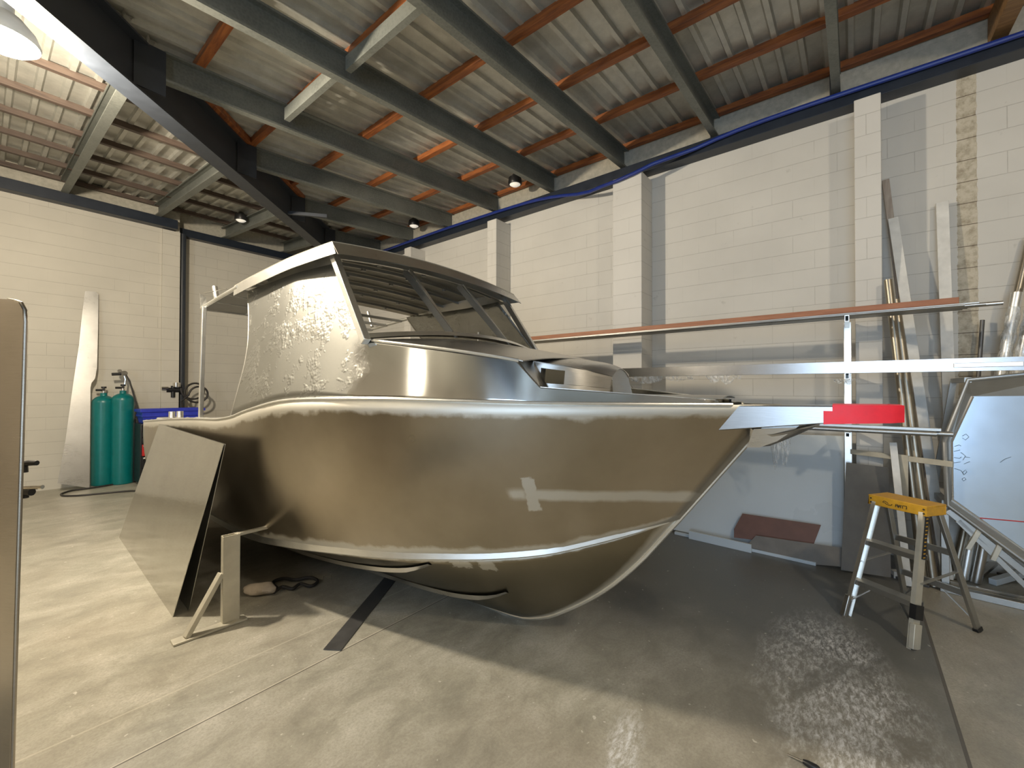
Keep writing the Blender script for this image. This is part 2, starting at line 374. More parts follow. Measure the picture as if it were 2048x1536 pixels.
def floor_mat():
    m, nt, b = new_mat('workshop_concrete'); v = coords(nt)
    s3 = nt.nodes.new('ShaderNodeSeparateXYZ'); nt.links.new(v, s3.inputs[0]); X, Y = s3.outputs[0], s3.outputs[1]
    big = noise(nt, v, 0.7, 5, 0.6); mid = noise(nt, coords(nt, (1, 1.5, 1), (0, 0, 0.35)), 2.6, 8, 0.72, 0.4); fine = noise(nt, v, 75, 5, 0.75)
    col = ramp(nt, mid, [(0.3, (0.235, 0.225, 0.185)), (0.48, (0.36, 0.345, 0.285)), (0.66, (0.50, 0.48, 0.415))])
    col = mixc(nt, ramp(nt, big, [(0.4, (0, 0, 0)), (0.7, (0.5, 0.5, 0.5))]), col, (0.32, 0.275, 0.215))
    col = mixc(nt, ramp(nt, fine, [(0.42, (0, 0, 0)), (0.7, (0.55, 0.55, 0.55))]), col, (0.22, 0.2, 0.16))
    # polished, stained slab right of the bow, lamp shadow also put into its colour
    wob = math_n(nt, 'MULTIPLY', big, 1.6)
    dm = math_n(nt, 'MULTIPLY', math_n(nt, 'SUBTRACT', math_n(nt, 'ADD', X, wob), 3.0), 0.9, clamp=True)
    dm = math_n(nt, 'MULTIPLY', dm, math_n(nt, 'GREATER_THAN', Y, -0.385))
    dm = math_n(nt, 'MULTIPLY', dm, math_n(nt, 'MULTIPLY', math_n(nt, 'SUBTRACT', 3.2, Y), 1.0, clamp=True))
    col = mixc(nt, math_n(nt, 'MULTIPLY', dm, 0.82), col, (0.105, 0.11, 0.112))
    # chalky swept dust
    def blob(cx, cy, rx, ry, ang, hard):
        c, s = math.cos(ang), math.sin(ang)
        dx = math_n(nt, 'SUBTRACT', math_n(nt, 'MULTIPLY_ADD', mid, 0.5, X), cx+0.24); dy = math_n(nt, 'SUBTRACT', math_n(nt, 'MULTIPLY_ADD', big, 0.4, Y), cy+0.2)
        u = math_n(nt, 'ADD', math_n(nt, 'MULTIPLY', dx, c/rx), math_n(nt, 'MULTIPLY', dy, s/rx))
        w_ = math_n(nt, 'ADD', math_n(nt, 'MULTIPLY', dx, -s/ry), math_n(nt, 'MULTIPLY', dy, c/ry))
        q = math_n(nt, 'ADD', math_n(nt, 'MULTIPLY', u, u), math_n(nt, 'MULTIPLY', w_, w_))
        return math_n(nt, 'MULTIPLY', math_n(nt, 'SUBTRACT', 1.0, q), hard, clamp=True)
    streak = noise(nt, coords(nt, (1.2, 3.2, 1), (0, 0, -0.6)), 13, 7, 0.8, 0.3)
    st = ramp(nt, streak, [(0.44, (0, 0, 0)), (0.62, (1, 1, 1))])
    d1 = blob(*DUST1, 1.6); d2 = blob(*DUST2, 1.5)
    dd = math_n(nt, 'MULTIPLY', math_n(nt, 'MULTIPLY', math_n(nt, 'MAXIMUM', d1, d2), math_n(nt, 'MULTIPLY_ADD', math_n(nt, 'SUBTRACT', mid, 0.42), 5.0, 0.25, clamp=True)), st)
    col = mixc(nt, math_n(nt, 'MULTIPLY', dd, 0.95), col, (0.74, 0.75, 0.76))
    # saw-cut joints and a scored line
    def line(coord, at, half): return math_n(nt, 'LESS_THAN', math_n(nt, 'ABSOLUTE', math_n(nt, 'SUBTRACT', coord, at)), half)
    j = math_n(nt, 'MAXIMUM', line(Y, 2.515, 0.004), line(Y, -0.39, 0.008))
    col = mixc(nt, math_n(nt, 'MULTIPLY', line(Y, 2.523, 0.004), 0.7), col, (0.6, 0.56, 0.46))
    col = mixc(nt, math_n(nt, 'MULTIPLY', line(Y, 2.885, 0.006), 0.35), col, (0.6, 0.56, 0.46))
    col = mixc(nt, math_n(nt, 'MULTIPLY', j, 0.85), col, (0.07, 0.06, 0.05))
    # small dark spills and scratches
    sp_ = ramp(nt, noise(nt, coords(nt, (1, 4, 1)), 6, 5, 0.65), [(0.70, (0, 0, 0)), (0.74, (1, 1, 1))])
    col = mixc(nt, math_n(nt, 'MULTIPLY', sp_, 0.5), col, (0.13, 0.11, 0.08))
    ws = ramp(nt, noise(nt, v, 26, 2, 0.5), [(0.71, (0, 0, 0)), (0.745, (1, 1, 1))])
    col = mixc(nt, math_n(nt, 'MULTIPLY', ws, 0.7), col, (0.62, 0.6, 0.54))
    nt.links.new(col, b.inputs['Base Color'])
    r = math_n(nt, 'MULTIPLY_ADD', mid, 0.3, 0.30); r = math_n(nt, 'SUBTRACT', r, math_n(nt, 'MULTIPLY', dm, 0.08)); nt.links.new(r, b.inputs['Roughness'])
    h = math_n(nt, 'SUBTRACT', math_n(nt, 'MULTIPLY_ADD', fine, 0.2, math_n(nt, 'MULTIPLY', mid, 0.6)), j)
    bump(nt, b, h, 0.22, 0.006)
    return m
pa = on_z(1680, 1400); pb = on_z(1250, 1510)
DUST1 = (pa.x, pa.y, 1.15, 0.42, 0.12); DUST2 = (pb.x, pb.y, 0.35, 0.09, 0.25)
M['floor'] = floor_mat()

def sheet_roof_mat():
    m, nt, b = new_mat('zinc_roof_sheet'); v = coords(nt)
    n = noise(nt, coords(nt, (1, 1, 1)), 5.0, 6, 0.7); f = noise(nt, v, 30, 3)
    nt.links.new(ramp(nt, n, [(0.3, (0.42, 0.415, 0.375)), (0.7, (0.60, 0.59, 0.535))]), b.inputs['Base Color'])
    b.inputs['Metallic'].default_value = 0.35; b.inputs['Roughness'].default_value = 0.42
    bump(nt, b, f, 0.1, 0.003); return m
M['roof'] = sheet_roof_mat()
def galv_mat():
    m, nt, b = new_mat('galvanised_steel'); v = coords(nt)
    vo = nt.nodes.new('ShaderNodeTexVoronoi'); vo.inputs['Scale'].default_value = 45; nt.links.new(v, vo.inputs['Vector'])
    n = noise(nt, v, 2, 4); f = math_n(nt, 'MULTIPLY_ADD', vo.outputs['Distance'], 0.3, math_n(nt, 'MULTIPLY', n, 0.8))
    nt.links.new(ramp(nt, f, [(0.3, (0.125, 0.135, 0.122)), (0.65, (0.20, 0.21, 0.19))]), b.inputs['Base Color'])
    b.inputs['Metallic'].default_value = 0.3; b.inputs['Roughness'].default_value = 0.55; return m
M['galv'] = galv_mat()
def wood(name, a, b_, axis=1, rough=0.55):
    m, nt, b = new_mat(name); sc = [7, 7, 7]; sc[axis] = 0.8
    n = noise(nt, coords(nt, tuple(sc)), 4, 5, 0.6, 0.5)
    nt.links.new(ramp(nt, n, [(0.3, a), (0.7, b_)]), b.inputs['Base Color']); b.inputs['Roughness'].default_value = rough
    bump(nt, b, n, 0.15, 0.003); return m
M['batten'] = wood('red_hardwood_batten', (0.13, 0.035, 0.012), (0.40, 0.13, 0.03))
M['batten_x'] = wood('weathered_batten', (0.06, 0.04, 0.032), (0.12, 0.085, 0.065), 0)
M['oldtimber'] = wood('brown_timber', (0.16, 0.08, 0.03), (0.34, 0.2, 0.08))
M['wood_rail'] = wood('terracotta_profile', (0.27, 0.105, 0.05), (0.40, 0.17, 0.085))
M['navy'] = plain('dark_painted_steel', (0.028, 0.034, 0.045), 0.45)
M['ledger'] = plain('black_blue_steel', (0.012, 0.018, 0.03), 0.4)
M['blue_pipe'] = plain('blue_pipe_paint', (0.010, 0.028, 0.20), 0.35)
M['teal'] = plain('teal_cylinder_paint', (0.0, 0.145, 0.145), 0.33, var=0.08)
M['black'] = plain('black_plastic', (0.012, 0.012, 0.013), 0.4)
M['rubber'] = plain('black_rubber_hose', (0.025, 0.022, 0.02), 0.55)
M['bluebin'] = plain('blue_plastic', (0.03, 0.045, 0.42), 0.35)
M['redpaint'] = plain('red_paint', (0.45, 0.02, 0.02), 0.4)
M['redtape'] = plain('red_tape', (0.82, 0.012, 0.03), 0.45, var=0.08, scale=20)
M['yellow'] = plain('yellow_plastic', (0.62, 0.33, 0.025), 0.45, scale=30)
M['chrome'] = plain('chromed_brass', (0.75, 0.73, 0.68), 0.18, 1.0)
M['white'] = plain('white_painted_timber', (0.66, 0.65, 0.61), 0.45)
M['whitefilm'] = plain('white_film_sheet', (0.62, 0.68, 0.72), 0.3, var=0.05, scale=1.2)
M['bluefilm'] = plain('blue_filmed_sheet', (0.56, 0.68, 0.82), 0.22, 0.6, var=0.05, scale=2)
M['brownboard'] = plain('brown_ply', (0.17, 0.085, 0.065), 0.6)
M['greyboard'] = plain('grey_board', (0.19, 0.175, 0.155), 0.6, bmp=0.1)
M['darkboard'] = plain('dark_grey_board', (0.12, 0.115, 0.105), 0.55)
M['steelbar'] = plain('dull_steel_bar', (0.13, 0.13, 0.13), 0.42, 0.6)
M['paleweld'] = plain('pale_stand_aluminium', (0.58, 0.55, 0.46), 0.45, 0.45, var=0.1)
M['glove'] = plain('soiled_leather', (0.42, 0.36, 0.29), 0.85, bmp=0.4, scale=14)
M['ink'] = plain('marker_ink', (0.03, 0.025, 0.02), 0.6)
M['bluepen'] = plain('blue_grey_marker', (0.14, 0.19, 0.24), 0.6)
M['tan_tube'] = alu('tan_filmed_tube', (0.36, 0.325, 0.265), 0.36)
def film_mat():
    m, nt, b = new_mat('clear_plastic_wrap'); v = coords(nt)
    n = noise(nt, coords(nt, (1, 1, 0.4)), 22, 4, 0.6, 1.0)
    b.inputs['Base Color'].default_value = (0.85, 0.87, 0.88, 1); b.inputs['Roughness'].default_value = 0.12
    b.inputs['Alpha'].default_value = 0.33
    nt.links.new(ramp(nt, n, [(0.42, (0.12, 0.12, 0.12)), (0.66, (0.85, 0.85, 0.85))]), b.inputs['Alpha'])
    bump(nt, b, n, 1.0, 0.02); return m
M['film'] = film_mat()
M['lamp'] = emit('lamp_glass', (1.0, 0.88, 0.66), 40)
M['daylamp'] = emit('small_lamp_glass', (1.0, 0.95, 0.85), 0.35)

# ------------------------------------------------------------------ the setting
WX, WY, XL, YN = 5.68, 10.15, -5.2, -4.7
HIPC = 4.05
def roof_h(t): return 4.83+0.0703*(t-3.17)      # underside of the battens, t = x (right part) or y-HIPC (far part)

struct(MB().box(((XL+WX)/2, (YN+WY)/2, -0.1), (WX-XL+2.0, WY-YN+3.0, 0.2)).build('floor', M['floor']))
struct(MB().box((WX+0.15, (YN+WY)/2+0.2, 2.65), (0.3, WY-YN+1.0, 5.3)).build('wall_right', M['wall_right']))
struct(MB().box(((XL+2.37)/2, WY+0.25, 2.65), (2.37-XL, 0.5, 5.3)).build('wall_back', M['wall_back']))
struct(MB().box(((WX+2.37)/2, WY+0.65, 2.65), (WX-2.37, 0.6, 5.3)).build('wall_back_recess', M['wall_back']))
nw = MB(); y0, y1, z0, z1 = DOOR
nw.box((XL-0.1, (YN+y0)/2, 2.6), (0.2, y0-YN, 5.2)); nw.box((XL-0.1, (y1+WY)/2, 2.6), (0.2, WY-y1, 5.2)); nw.box((XL-0.1, (y0+y1)/2, (z1+5.2)/2), (0.2, y1-y0, 5.2-z1))
struct(nw.build('wall_left', M['wall_other']))
struct(MB().box(((XL+WX)/2, YN-0.1, 2.6), (WX-XL, 0.2, 5.2)).build('wall_near', M['wall_other']))
struct(MB().box((2.235, WY-0.02, 2.32), (0.27, 0.06, 4.64)).build('trim_1', M['wall_back'], bevel=0.004))
# block pilasters on the right wall
for k, (ya, yb, top) in enumerate(((2.12, 2.52, 4.47), (-0.22, -0.02, 4.47), (4.6, 4.8, 4.47), (6.85, 7.05, 4.47))):
    struct(MB().box(((5.31+WX)/2, (ya+yb)/2, top/2), (WX-5.31, yb-ya, top)).build('trim_%d' % (k+2), M['pilaster'], bevel=0.006))

# roof sheeting, real ribs, in two slopes that meet over the hip beam
def profile(u, period=0.19):
    # list of (coordinate, drop) along the profile
    out = []; a = u[0]
    while a < u[1]:
        out += [(a, 0.0), (a+period*0.62, 0.0), (a+period*0.68, 0.040), (a+period*0.90, 0.040)]
        a += period
    out.append((a, 0.0)); return out
rs = MB(); rows = []
for y, d in profile((YN-0.2, WY+0.9)):
    xs = max(XL-0.3, y-HIPC-0.12)
    if xs > WX+0.3: continue
    rows.append([(xs, y, roof_h(xs)+0.075+0.032-d), (WX+0.3, y, roof_h(WX+0.3)+0.075+0.032-d)])
rs.grid(rows); struct(rs.build('ceiling', M['roof'], smooth=0))
rs = MB(); rows = []
for x, d in profile((XL-0.3, WX+0.25)):
    ys = x+HIPC-0.12
    rows.append([(x, ys, roof_h(x-0.12)+0.075+0.032-d), (x, WY+0.9, roof_h(WY+0.9-HIPC)+0.075+0.032-d)])
rs.grid(rows); struct(rs.build('ceiling_far', M['roof'], smooth=0))

# battens parallel to the right wall (right slope) and to the far wall (far slope)
k = 0
for i in range(10):
    x = 5.62-0.87*i
    yb = min(WY+0.3, x+HIPC); 
    o = MB().bar((x, YN-0.1, roof_h(x)+0.036), (x, yb, roof_h(x)+0.036), 0.075, 0.072).build('roof_batten', M['batten'], bevel=0.003)
    tag(o, ('reddish timber roof batten running over the grey rafters, nearest the right wall' if i == 0 else
            'reddish timber roof batten running over the grey rafters, %s from the right wall' % ORD[i]), 'batten', 'red timber battens of the right slope')
for i in range(6):
    y = WY-0.05-0.8*i; x = y-HIPC
    z = roof_h(y-HIPC)+0.036
    o = MB().bar((XL, y, z), (min(x, WX), y, z), 0.06, 0.072).build('roof_batten', M['batten_x'], bevel=0.003)
    tag(o, ('dull brown roof batten left of the hip beam, nearest the far wall' if i == 0 else
            'dull brown roof batten left of the hip beam, %s from the far wall' % ORD[i]), 'batten', 'brown battens of the far slope')

def c_section(mb, p0, p1, depth, flange, side, t=0.006, lip=0.02):
    """cold-formed channel: web, two flanges, lips; p0-p1 runs along the bottom edge of the web"""
    p0 = Vector(p0); p1 = Vector(p1); s = Vector(side).normalized()
    up = Vector((0, 0, 1))
    pr = [(0, 0), (flange, 0), (flange, lip), (flange-t, lip), (flange-t, t), (t, t), (t, depth-t), (flange-t, depth-t), (flange-t, depth-lip), (flange, depth-lip), (flange, depth), (0, depth)]
    mb.prism([p0+s*a+up*b for a, b in pr], p1-p0)
RAFT_D = 0.27
def hip_x(y): return y-HIPC
for k in range(-1, 8):
    y = 0.16+1.18*k
    timber = (k == -1)
    xs = max(XL, y-HIPC+0.17)
    a = V(xs, y, roof_h(xs)-RAFT_D); b = V(WX-0.02, y, roof_h(WX)-RAFT_D)
    r = empty('roof_rafter' if not timber else 'timber_rafter', (WX-0.02, y, roof_h(WX)-RAFT_D))
    names = {0: 'beside the tall pilaster at the right', 1: 'second right of the wide pilaster', 2: 'meeting the wall above the wide pilaster', 3: 'next left of the wide pilaster', 4: 'meeting the wall above the first narrow pilaster', 5: 'next beyond the first narrow pilaster', 6: 'just above the boat roof', 7: 'shortest, deepest in the far corner'}
    if timber:
        MB().bar(a+V(0, 0, RAFT_D/2), b+V(0, 0, RAFT_D/2), 0.11, RAFT_D-0.02).build('timber_beam', M['oldtimber'], r, bevel=0.004)
        tag(r, 'old brown timber rafter at the top right corner of the view', 'rafter')
    else:
        mb = MB(); c_section(mb, a, b, RAFT_D, 0.075, (0, -1, 0), t=0.008); mb.build('channel', M['galv'], r, smooth=0)
        MB().bar(b+V(-0.02, 0.012, 0.0), b+V(-0.02, 0.012, 0.25), 0.10, 0.012, up=(0, 1, 0)).build('cleat', M['navy'], r)
        tag(r, 'grey galvanised channel rafter of the right slope, ' + names[k], 'rafter', 'galvanised rafters of the right slope')
for k in range(5):
    x = -0.33+1.19*k
    a = V(x, x+HIPC+0.2, roof_h(x+0.2)-RAFT_D+0.03); b = V(x, WY+(0.0 if x < 2.3 else 0.3), roof_h(WY-HIPC)-RAFT_D+0.06)
    nm = ['leftmost, mostly outside the view', 'nearest the bright lamp', 'second from the lamp', 'third from the lamp', 'short last one in the far corner'][k]
    r = empty('roof_rafter', (x, WY, b.z))
    mb = MB(); c_section(mb, a, b, RAFT_D-0.04, 0.09, (-1, 0, 0), t=0.008); mb.build('channel', M['galv'], r, smooth=0)
    tag(r, 'galvanised channel rafter left of the hip beam, ' + nm, 'rafter', 'galvanised rafters of the far slope')

# hip beam: dark I section running diagonally into the far corner
hb = empty('hip_beam', (-1.5, -1.5+HIPC, 4.0))
def hipP(x, off, dz): 
    return V(x-off*0.7071, x+HIPC+off*0.7071, roof_h(x)+dz)
mb = MB()
pr = [(-0.1, -0.47), (0.1, -0.47), (0.1, -0.452), (0.008, -0.452), (0.008, -0.018), (0.1, -0.018), (0.1, 0), (-0.1, 0), (-0.1, -0.018), (-0.008, -0.018), (-0.008, -0.452), (-0.1, -0.452)]
mb.prism([hipP(-4.0, a, b) for a, b in pr], hipP(5.6, 0, 0)-hipP(-4.0, 0, 0)); mb.build('steel_section', M['navy'], hb, smooth=0)
for k in range(0, 6):
    y = 0.16+1.18*(k+2); x = y-HIPC
    if x < -3: continue
    mb = MB(); c = hipP(x, -0.10, -0.20); mb.box(c, (0.012, 0.22, 0.40), rz=-math.radians(90)); mb.build('joint_plate', M['navy'], hb)
MB().bar(hipP(2.9, -0.1, -0.42), hipP(2.9, -0.1, -0.42)+V(0.45, -0.35, 0.0), 0.04, 0.05).build('strut', M['navy'], hb)
tag(hb, 'heavy dark steel hip beam running diagonally into the far corner', 'beam')
# timber plates packed on the hip beam
for k, (a, b) in enumerate(((-2.6, -1.55), (-0.95, 0.25), (1.2, 2.1), (2.45, 3.3))):
    o = MB().bar(hipP(a, -0.12, 0.038), hipP(b, -0.12, 0.038), 0.07, 0.07).build('hip_packer', M['batten'], bevel=0.003)
    tag(o, 'dark red timber packer on top of the hip beam, %s from the lamp end' % ORD[k], 'timber packer', 'red packers along the hip beam')

# short channel braces between rafters
for k, y0 in enumerate((1.34, 2.52, 3.70, 4.88)):
    if k == 0: continue
    x = 2.08-0.03*k
    mb = MB(); c_section(mb, (x, y0+0.02-0.0, roof_h(x)-0.2), (x, y0+1.16-0.08, roof_h(x)-0.2), 0.13, 0.055, (1, 0, 0), t=0.005)
    if k == 3: continue
    o = mb.build('bridging_channel', M['galv'], smooth=0)
    tag(o, ['', 'short galvanised bridging channel nearest the viewer, between two rafters', 'short galvanised bridging channel farther back, between two rafters'][k], 'bridging', 'bridging channels between rafters')

# ledger beams at the wall tops and the blue pipe
lr = MB().box((WX-0.09, (YN+WY)/2+0.2, 4.62), (0.18, WY-YN+0.6, 0.15)).build('ledger_beam', M['ledger'], bevel=0.004)
tag(lr, 'dark blue-black steel ledger along the top of the right wall', 'beam')
o = MB().box(((XL+2.3)/2, WY-0.08, 4.74), (2.3-XL, 0.2, 0.17)).build('ledger_beam', M['ledger'], bevel=0.004)
tag(o, 'dark steel ledger along the top of the far wall left of the corner pier', 'beam')
o = MB().box(((2.4+WX)/2, WY+0.28, 4.74), (WX-2.4, 0.16, 0.15)).build('ledger_beam', M['ledger'], bevel=0.004)
tag(o, 'dark steel ledger on the recessed far wall behind the boat roof', 'beam')
pts = []
for i in range(60):
    y = -4.2+14.0*i/59
    ontop = math.exp(-((y-2.3)/0.6)**4)
    pts.append((WX-0.215-0.19*ontop, y, 4.66-0.24*math.exp(-((y-2.5)/0.9)**2)+0.01*math.sin(y*1.3)))
o = MB().tube(pts, 0.024, 10).build('blue_pipe', M['blue_pipe']); tag(o, 'bright blue service pipe clipped along the top of the right wall', 'pipe')
# downpipe with regulator at the far wall step
dp = empty('service_pipe', (2.46, WY+0.08, 0))
MB().tube([(2.44, WY+0.10, 0.9), (2.44, WY+0.10, 4.66)], 0.06, 14).build('pipe', M['navy'], dp)
c = on_y(346, 782, WY-0.05)
MB().tube([c+V(-0.10, 0, 0.02), c+V(0.1, 0, 0.02)], 0.045, 12).tube([c+V(0, 0, -0.12), c+V(0, 0, 0.1)], 0.035, 12).build('regulator', M['black'], dp)
MB().tube([c+V(0.05, -0.02, 0.08), c+V(0.05, -0.02, 0.16)], 0.06, 12).build('gauge', M['chrome'], dp); MB().tube([c+V(-0.18, -0.03, 0.05), c+V(-0.08, -0.03, 0.05)], 0.03, 10).build('pipe_union', M['chrome'], dp)
lp = []
for q in range(60):
    t = q/59*2*math.pi*2; r = 0.17; lp.append(c+V(0.28+0.10*q/59+r*math.cos(t+3.0), -0.05-0.0015*q, 0.03-0.13*q/59+r*math.sin(t+3.0)))
lp += [c+V(0.12, -0.05, -0.2), c+V(0.2, -0.05, -0.55), c+V(0.24, -0.05, -0.75)]
MB().tube(lp, 0.018, 8).build('hose_coil', M['rubber'], dp)
tag(dp, 'dark vertical service pipe with regulator and coiled hose on the far wall', 'pipe')

# ------------------------------------------------------------------ lamps
def high_bay(x, y, z, label, grp='high bay lamps'):
    r = empty('high_bay_lamp', (x, y, z))
    prof = [(0.185, 0.0), (0.19, 0.02), (0.165, 0.09), (0.10, 0.17), (0.055, 0.2), (0.055, 0.32), (0.0, 0.33)]
    inner = [(0.0, 0.30)]
    mb = MB(); mb.lathe((x, y, z), prof, 32); mb.f.pop(); mb.f.pop(); mb.build('shade', M['white'], r)
    mb = MB(); mb.lathe((x, y, z), [(0.0, -0.075), (0.09, -0.062), (0.15, -0.03), (0.182, 0.004)], 32); mb.build('lens', M['lamp'], r)
    MB().tube([(x, y, z+0.3), (x, y, roof_h(min(x, y-HIPC if y > x+HIPC else x)))], 0.008, 6).build('hanger', M['navy'], r)
    tag(r, label, 'lamp')
high_bay(*LAMP_POS, 'glowing high bay lamp hanging at the top left of the view')
for i, (hx, hy, hz, hw) in enumerate(UNSEEN_BAYS):
    high_bay(hx, hy, hz, ['high bay lamp hanging over the left side of the workshop', 'unseen high bay lamp added as fill behind the viewer near the right wall', 'unseen high bay lamp added as fill over the far left of the workshop'][i])
for (px, py, lab) in ((1030, 369, 'small round ceiling lamp among the battens, above the first narrow pilaster'), (828, 452, 'small oval ceiling lamp just above the boat roof'), (482, 441, 'small ceiling lamp on the left slope beyond the hip beam')):
    p = on_z(px, py, 4.86)
    r = empty('ceiling_lamp', p)
    mb = MB(); mb.lathe(p, [(0.1, 0.0), (0.11, 0.02), (0.10, 0.10), (0.03, 0.16)], 20); mb.build('housing', M['black'], r)
    mb = MB(); mb.lathe(p, [(0.0, -0.03), (0.05, -0.025), (0.085, -0.002)], 20); mb.build('lens', M['daylamp'], r)
    tag(r, lab, 'lamp')
#PART2

# ------------------------------------------------------------------ the boat (local frame: x forward from the transom, y to port, z up)
boat = empty('aluminium_boat', (2.3101, 6.7045, 0), math.radians(-88.719))
BW = WM[boat.name]
tag(boat, 'unpainted welded aluminium cabin boat with bow sprit standing on the workshop floor', 'boat')
sh_x = [0, .16, 1.33, 2.09, 2.57, 2.885, 3.08, 3.383, 3.6, 3.8, 4.163, 4.567, 5.0, 5.357, 5.69, 6.0, 6.2, 6.43]
sh_b = [1.08, 1.1, 1.135, 1.144, 1.15, 1.147, 1.144, 1.141, 1.118, 1.095, 1.054, .959, .830, .685, .495, .295, .165, .010]
sh_z = [1.25, 1.26, 1.337, 1.376, 1.393, 1.427, 1.469, 1.522, 1.558, 1.575, 1.586, 1.589, 1.584, 1.578, 1.574, 1.573, 1.573, 1.575]
SB, SZ = pchip(sh_x, sh_b), pchip(sh_x, sh_z)
ch_x = [0, 1, 1.88, 2.5, 2.9, 3.457, 4.038, 4.384, 4.68, 5.0, 5.316, 5.516, 5.75, 5.95]
ch_b = [.95, .97, .976, .98, .969, .92, .825, .74, .64, .503, .35, .225, .09, .012]
ch_z = [.38, .40, .412, .41, .422, .468, .529, .563, .597, .633, .69, .75, .835, .93]
CB, CZ = pchip(ch_x, ch_b), pchip(ch_x, ch_z)
KZ = pchip([0, 4.2, 4.5, 4.83, 5.05, 5.22, 5.48, 5.72, 5.88, 5.95], [0.004, .004, .005, .02, .088, .19, .387, .634, .84, .93])
NU, NV = 72, 14
def side_pt(u, v, s):
    c = V(5.95*u, CB(5.95*u), CZ(5.95*u)); t = V(6.43*u, SB(6.43*u), SZ(6.43*u))
    p = c.lerp(t, v); bul = 0.045*math.sin(math.pi*v)*(1-u**6); p.y += bul*(1 if u < .75 else (1-(u-.75)/.25)); return V(p.x, s*p.y, p.z)
def bot_pt(u, v, s):
    x = 5.95*u; b = CB(x); return V(x, s*b*v, KZ(x)+(CZ(x)-KZ(x))*v**1.25)
def add_attr(o, vals):
    a = o.data.attributes.new('girth', 'FLOAT', 'POINT')
    for k, vv in enumerate(vals): a.data[k].value = vv
def hull_part(name, fn, s, mat):
    """single plate, welded verts; girth attribute = 0 at the chine, 1 at the far edge"""
    vs_, fs, gv = [], [], []
    for a in range(NU+1):
        for b in range(NV+1):
            vs_.append(tuple(fn(a/NU, b/NV, s))); gv.append(b/NV if fn is side_pt else 1-b/NV)
    for a in range(NU):
        for b in range(NV):
            i = a*(NV+1)+b; q = (i, i+1, i+NV+2, i+NV+1)
            fs.append(q if s < 0 else tuple(reversed(q)))
    if fn is bot_pt: fs = [tuple(reversed(q)) for q in fs]
    me = bpy.data.meshes.new(name); me.from_pydata(vs_, [], fs); me.update(); me.materials.append(mat)
    for p in me.polygons: p.use_smooth = True
    o = bpy.data.objects.new(name, me); C.objects.link(o); o.parent = boat; WM[o.name] = BW; add_attr(o, gv)
    md = o.modifiers.new('plate', 'SOLIDIFY'); md.thickness = 0.006; md.offset = -1
    return o
for s, nm in ((-1, 'starboard'), (1, 'port')):
    o = hull_part('topside_plate', side_pt, s, M['hull_side'])
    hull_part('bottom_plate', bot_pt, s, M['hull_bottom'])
    # chine strip: upright band following the chine, with weld stops
    g = [[], [], [], [], []]
    for k in range(90):
        x = 5.955*k/89; b, z = CB(min(x, 5.95)), CZ(min(x, 5.95))
        tp2 = min(1.0, 0.12+(5.955-x)/0.35)
        for q, (db, dz) in enumerate(((0.004, 0.058), (0.022, 0.052), (0.026, 0.004), (0.018, -0.004), (-0.01, -0.002))): g[q].append((x, s*(b+db*tp2), z+dz*(tp2 if dz > 0 else 1)))
    MB().grid(g).build('chine_strip', M['alu_bright'], boat, local=True)
    # raised spray rails on the bottom plate
    for (xa, xb, sa, sb) in ((0.3, 4.97, 0.36, 0.30), (0.3, 4.60, 0.70, 0.62)):
        pts = []; n = 60
        for k in range(n+1):
            x = xa+(xb-xa)*k/n; off = sa+(sb-sa)*k/n; off = min(off, CB(x)*0.93)
            z = KZ(x)+(CZ(x)-KZ(x))*(off/CB(x))**1.25; pts.append((x, off, z))
        g = [[], [], [], []]
        for k, (x, y, z) in enumerate(pts):
            sc = 1.0 if k < n-3 else (n-k)/3*0.8+0.2
            for q, (db, dz) in enumerate(((-0.028, 0.004), (-0.004*sc-0.004, -0.026*sc), (0.024*sc, -0.020*sc), (0.03, 0.012))): g[q].append((x, s*(y+db), z+dz))
        MB().grid(g).build('spray_rail', M['alu'], boat, local=True)
    # bright rolled edge along the sheer
    MB().tube([(x, s*(SB(x)+0.004), SZ(x)) for x in np.linspace(0.0, 6.24, 110)], 0.009, 8).build('gunwale_edge', M['alu_bright'], boat, local=True)
    # side deck aft of the cabin, and the coaming inside it
    g1 = [(x, s*SB(x), SZ(x)) for x in np.linspace(0, 2.75, 30)]; g2 = [(x, s*(SB(x)-0.16), SZ(x)+0.004) for x in np.linspace(0, 2.75, 30)]
    g3 = [(x, s*(SB(x)-0.17), SZ(x)-0.10) for x in np.linspace(0, 2.75, 30)]
    MB().grid([g1, g2, g3]).build('side_deck', M['alu'], boat, local=True)
    for x in np.linspace(0.15, 2.3, 9): MB().lathe((x, s*(SB(x)-0.012), SZ(x)-0.004), [(0.02, 0), (0.02, 0.012), (0.0, 0.018)], 10).build('weld_tab', M['alu_bright'], boat, local=True)
MB().tube([(x, 0, KZ(x)-0.0) for x in np.linspace(0.02, 5.95, 90)]+[(5.95+0.48*t, 0, .93+.645*t) for t in np.linspace(0.05, 0.78, 14)], 0.016, 8).build('keel_bar', M['alu_bright'], boat, local=True)
# butt weld seam in each topside plate
for s in (-1, 1):
    MB().tube([side_pt(0.838-0.012*t, 0.86-0.62*t, s)+V(0, s*0.0005, 0) for t in np.linspace(0, 1, 14)], 0.0022, 6).build('plate_seam', M['alu_dull'], boat, local=True)
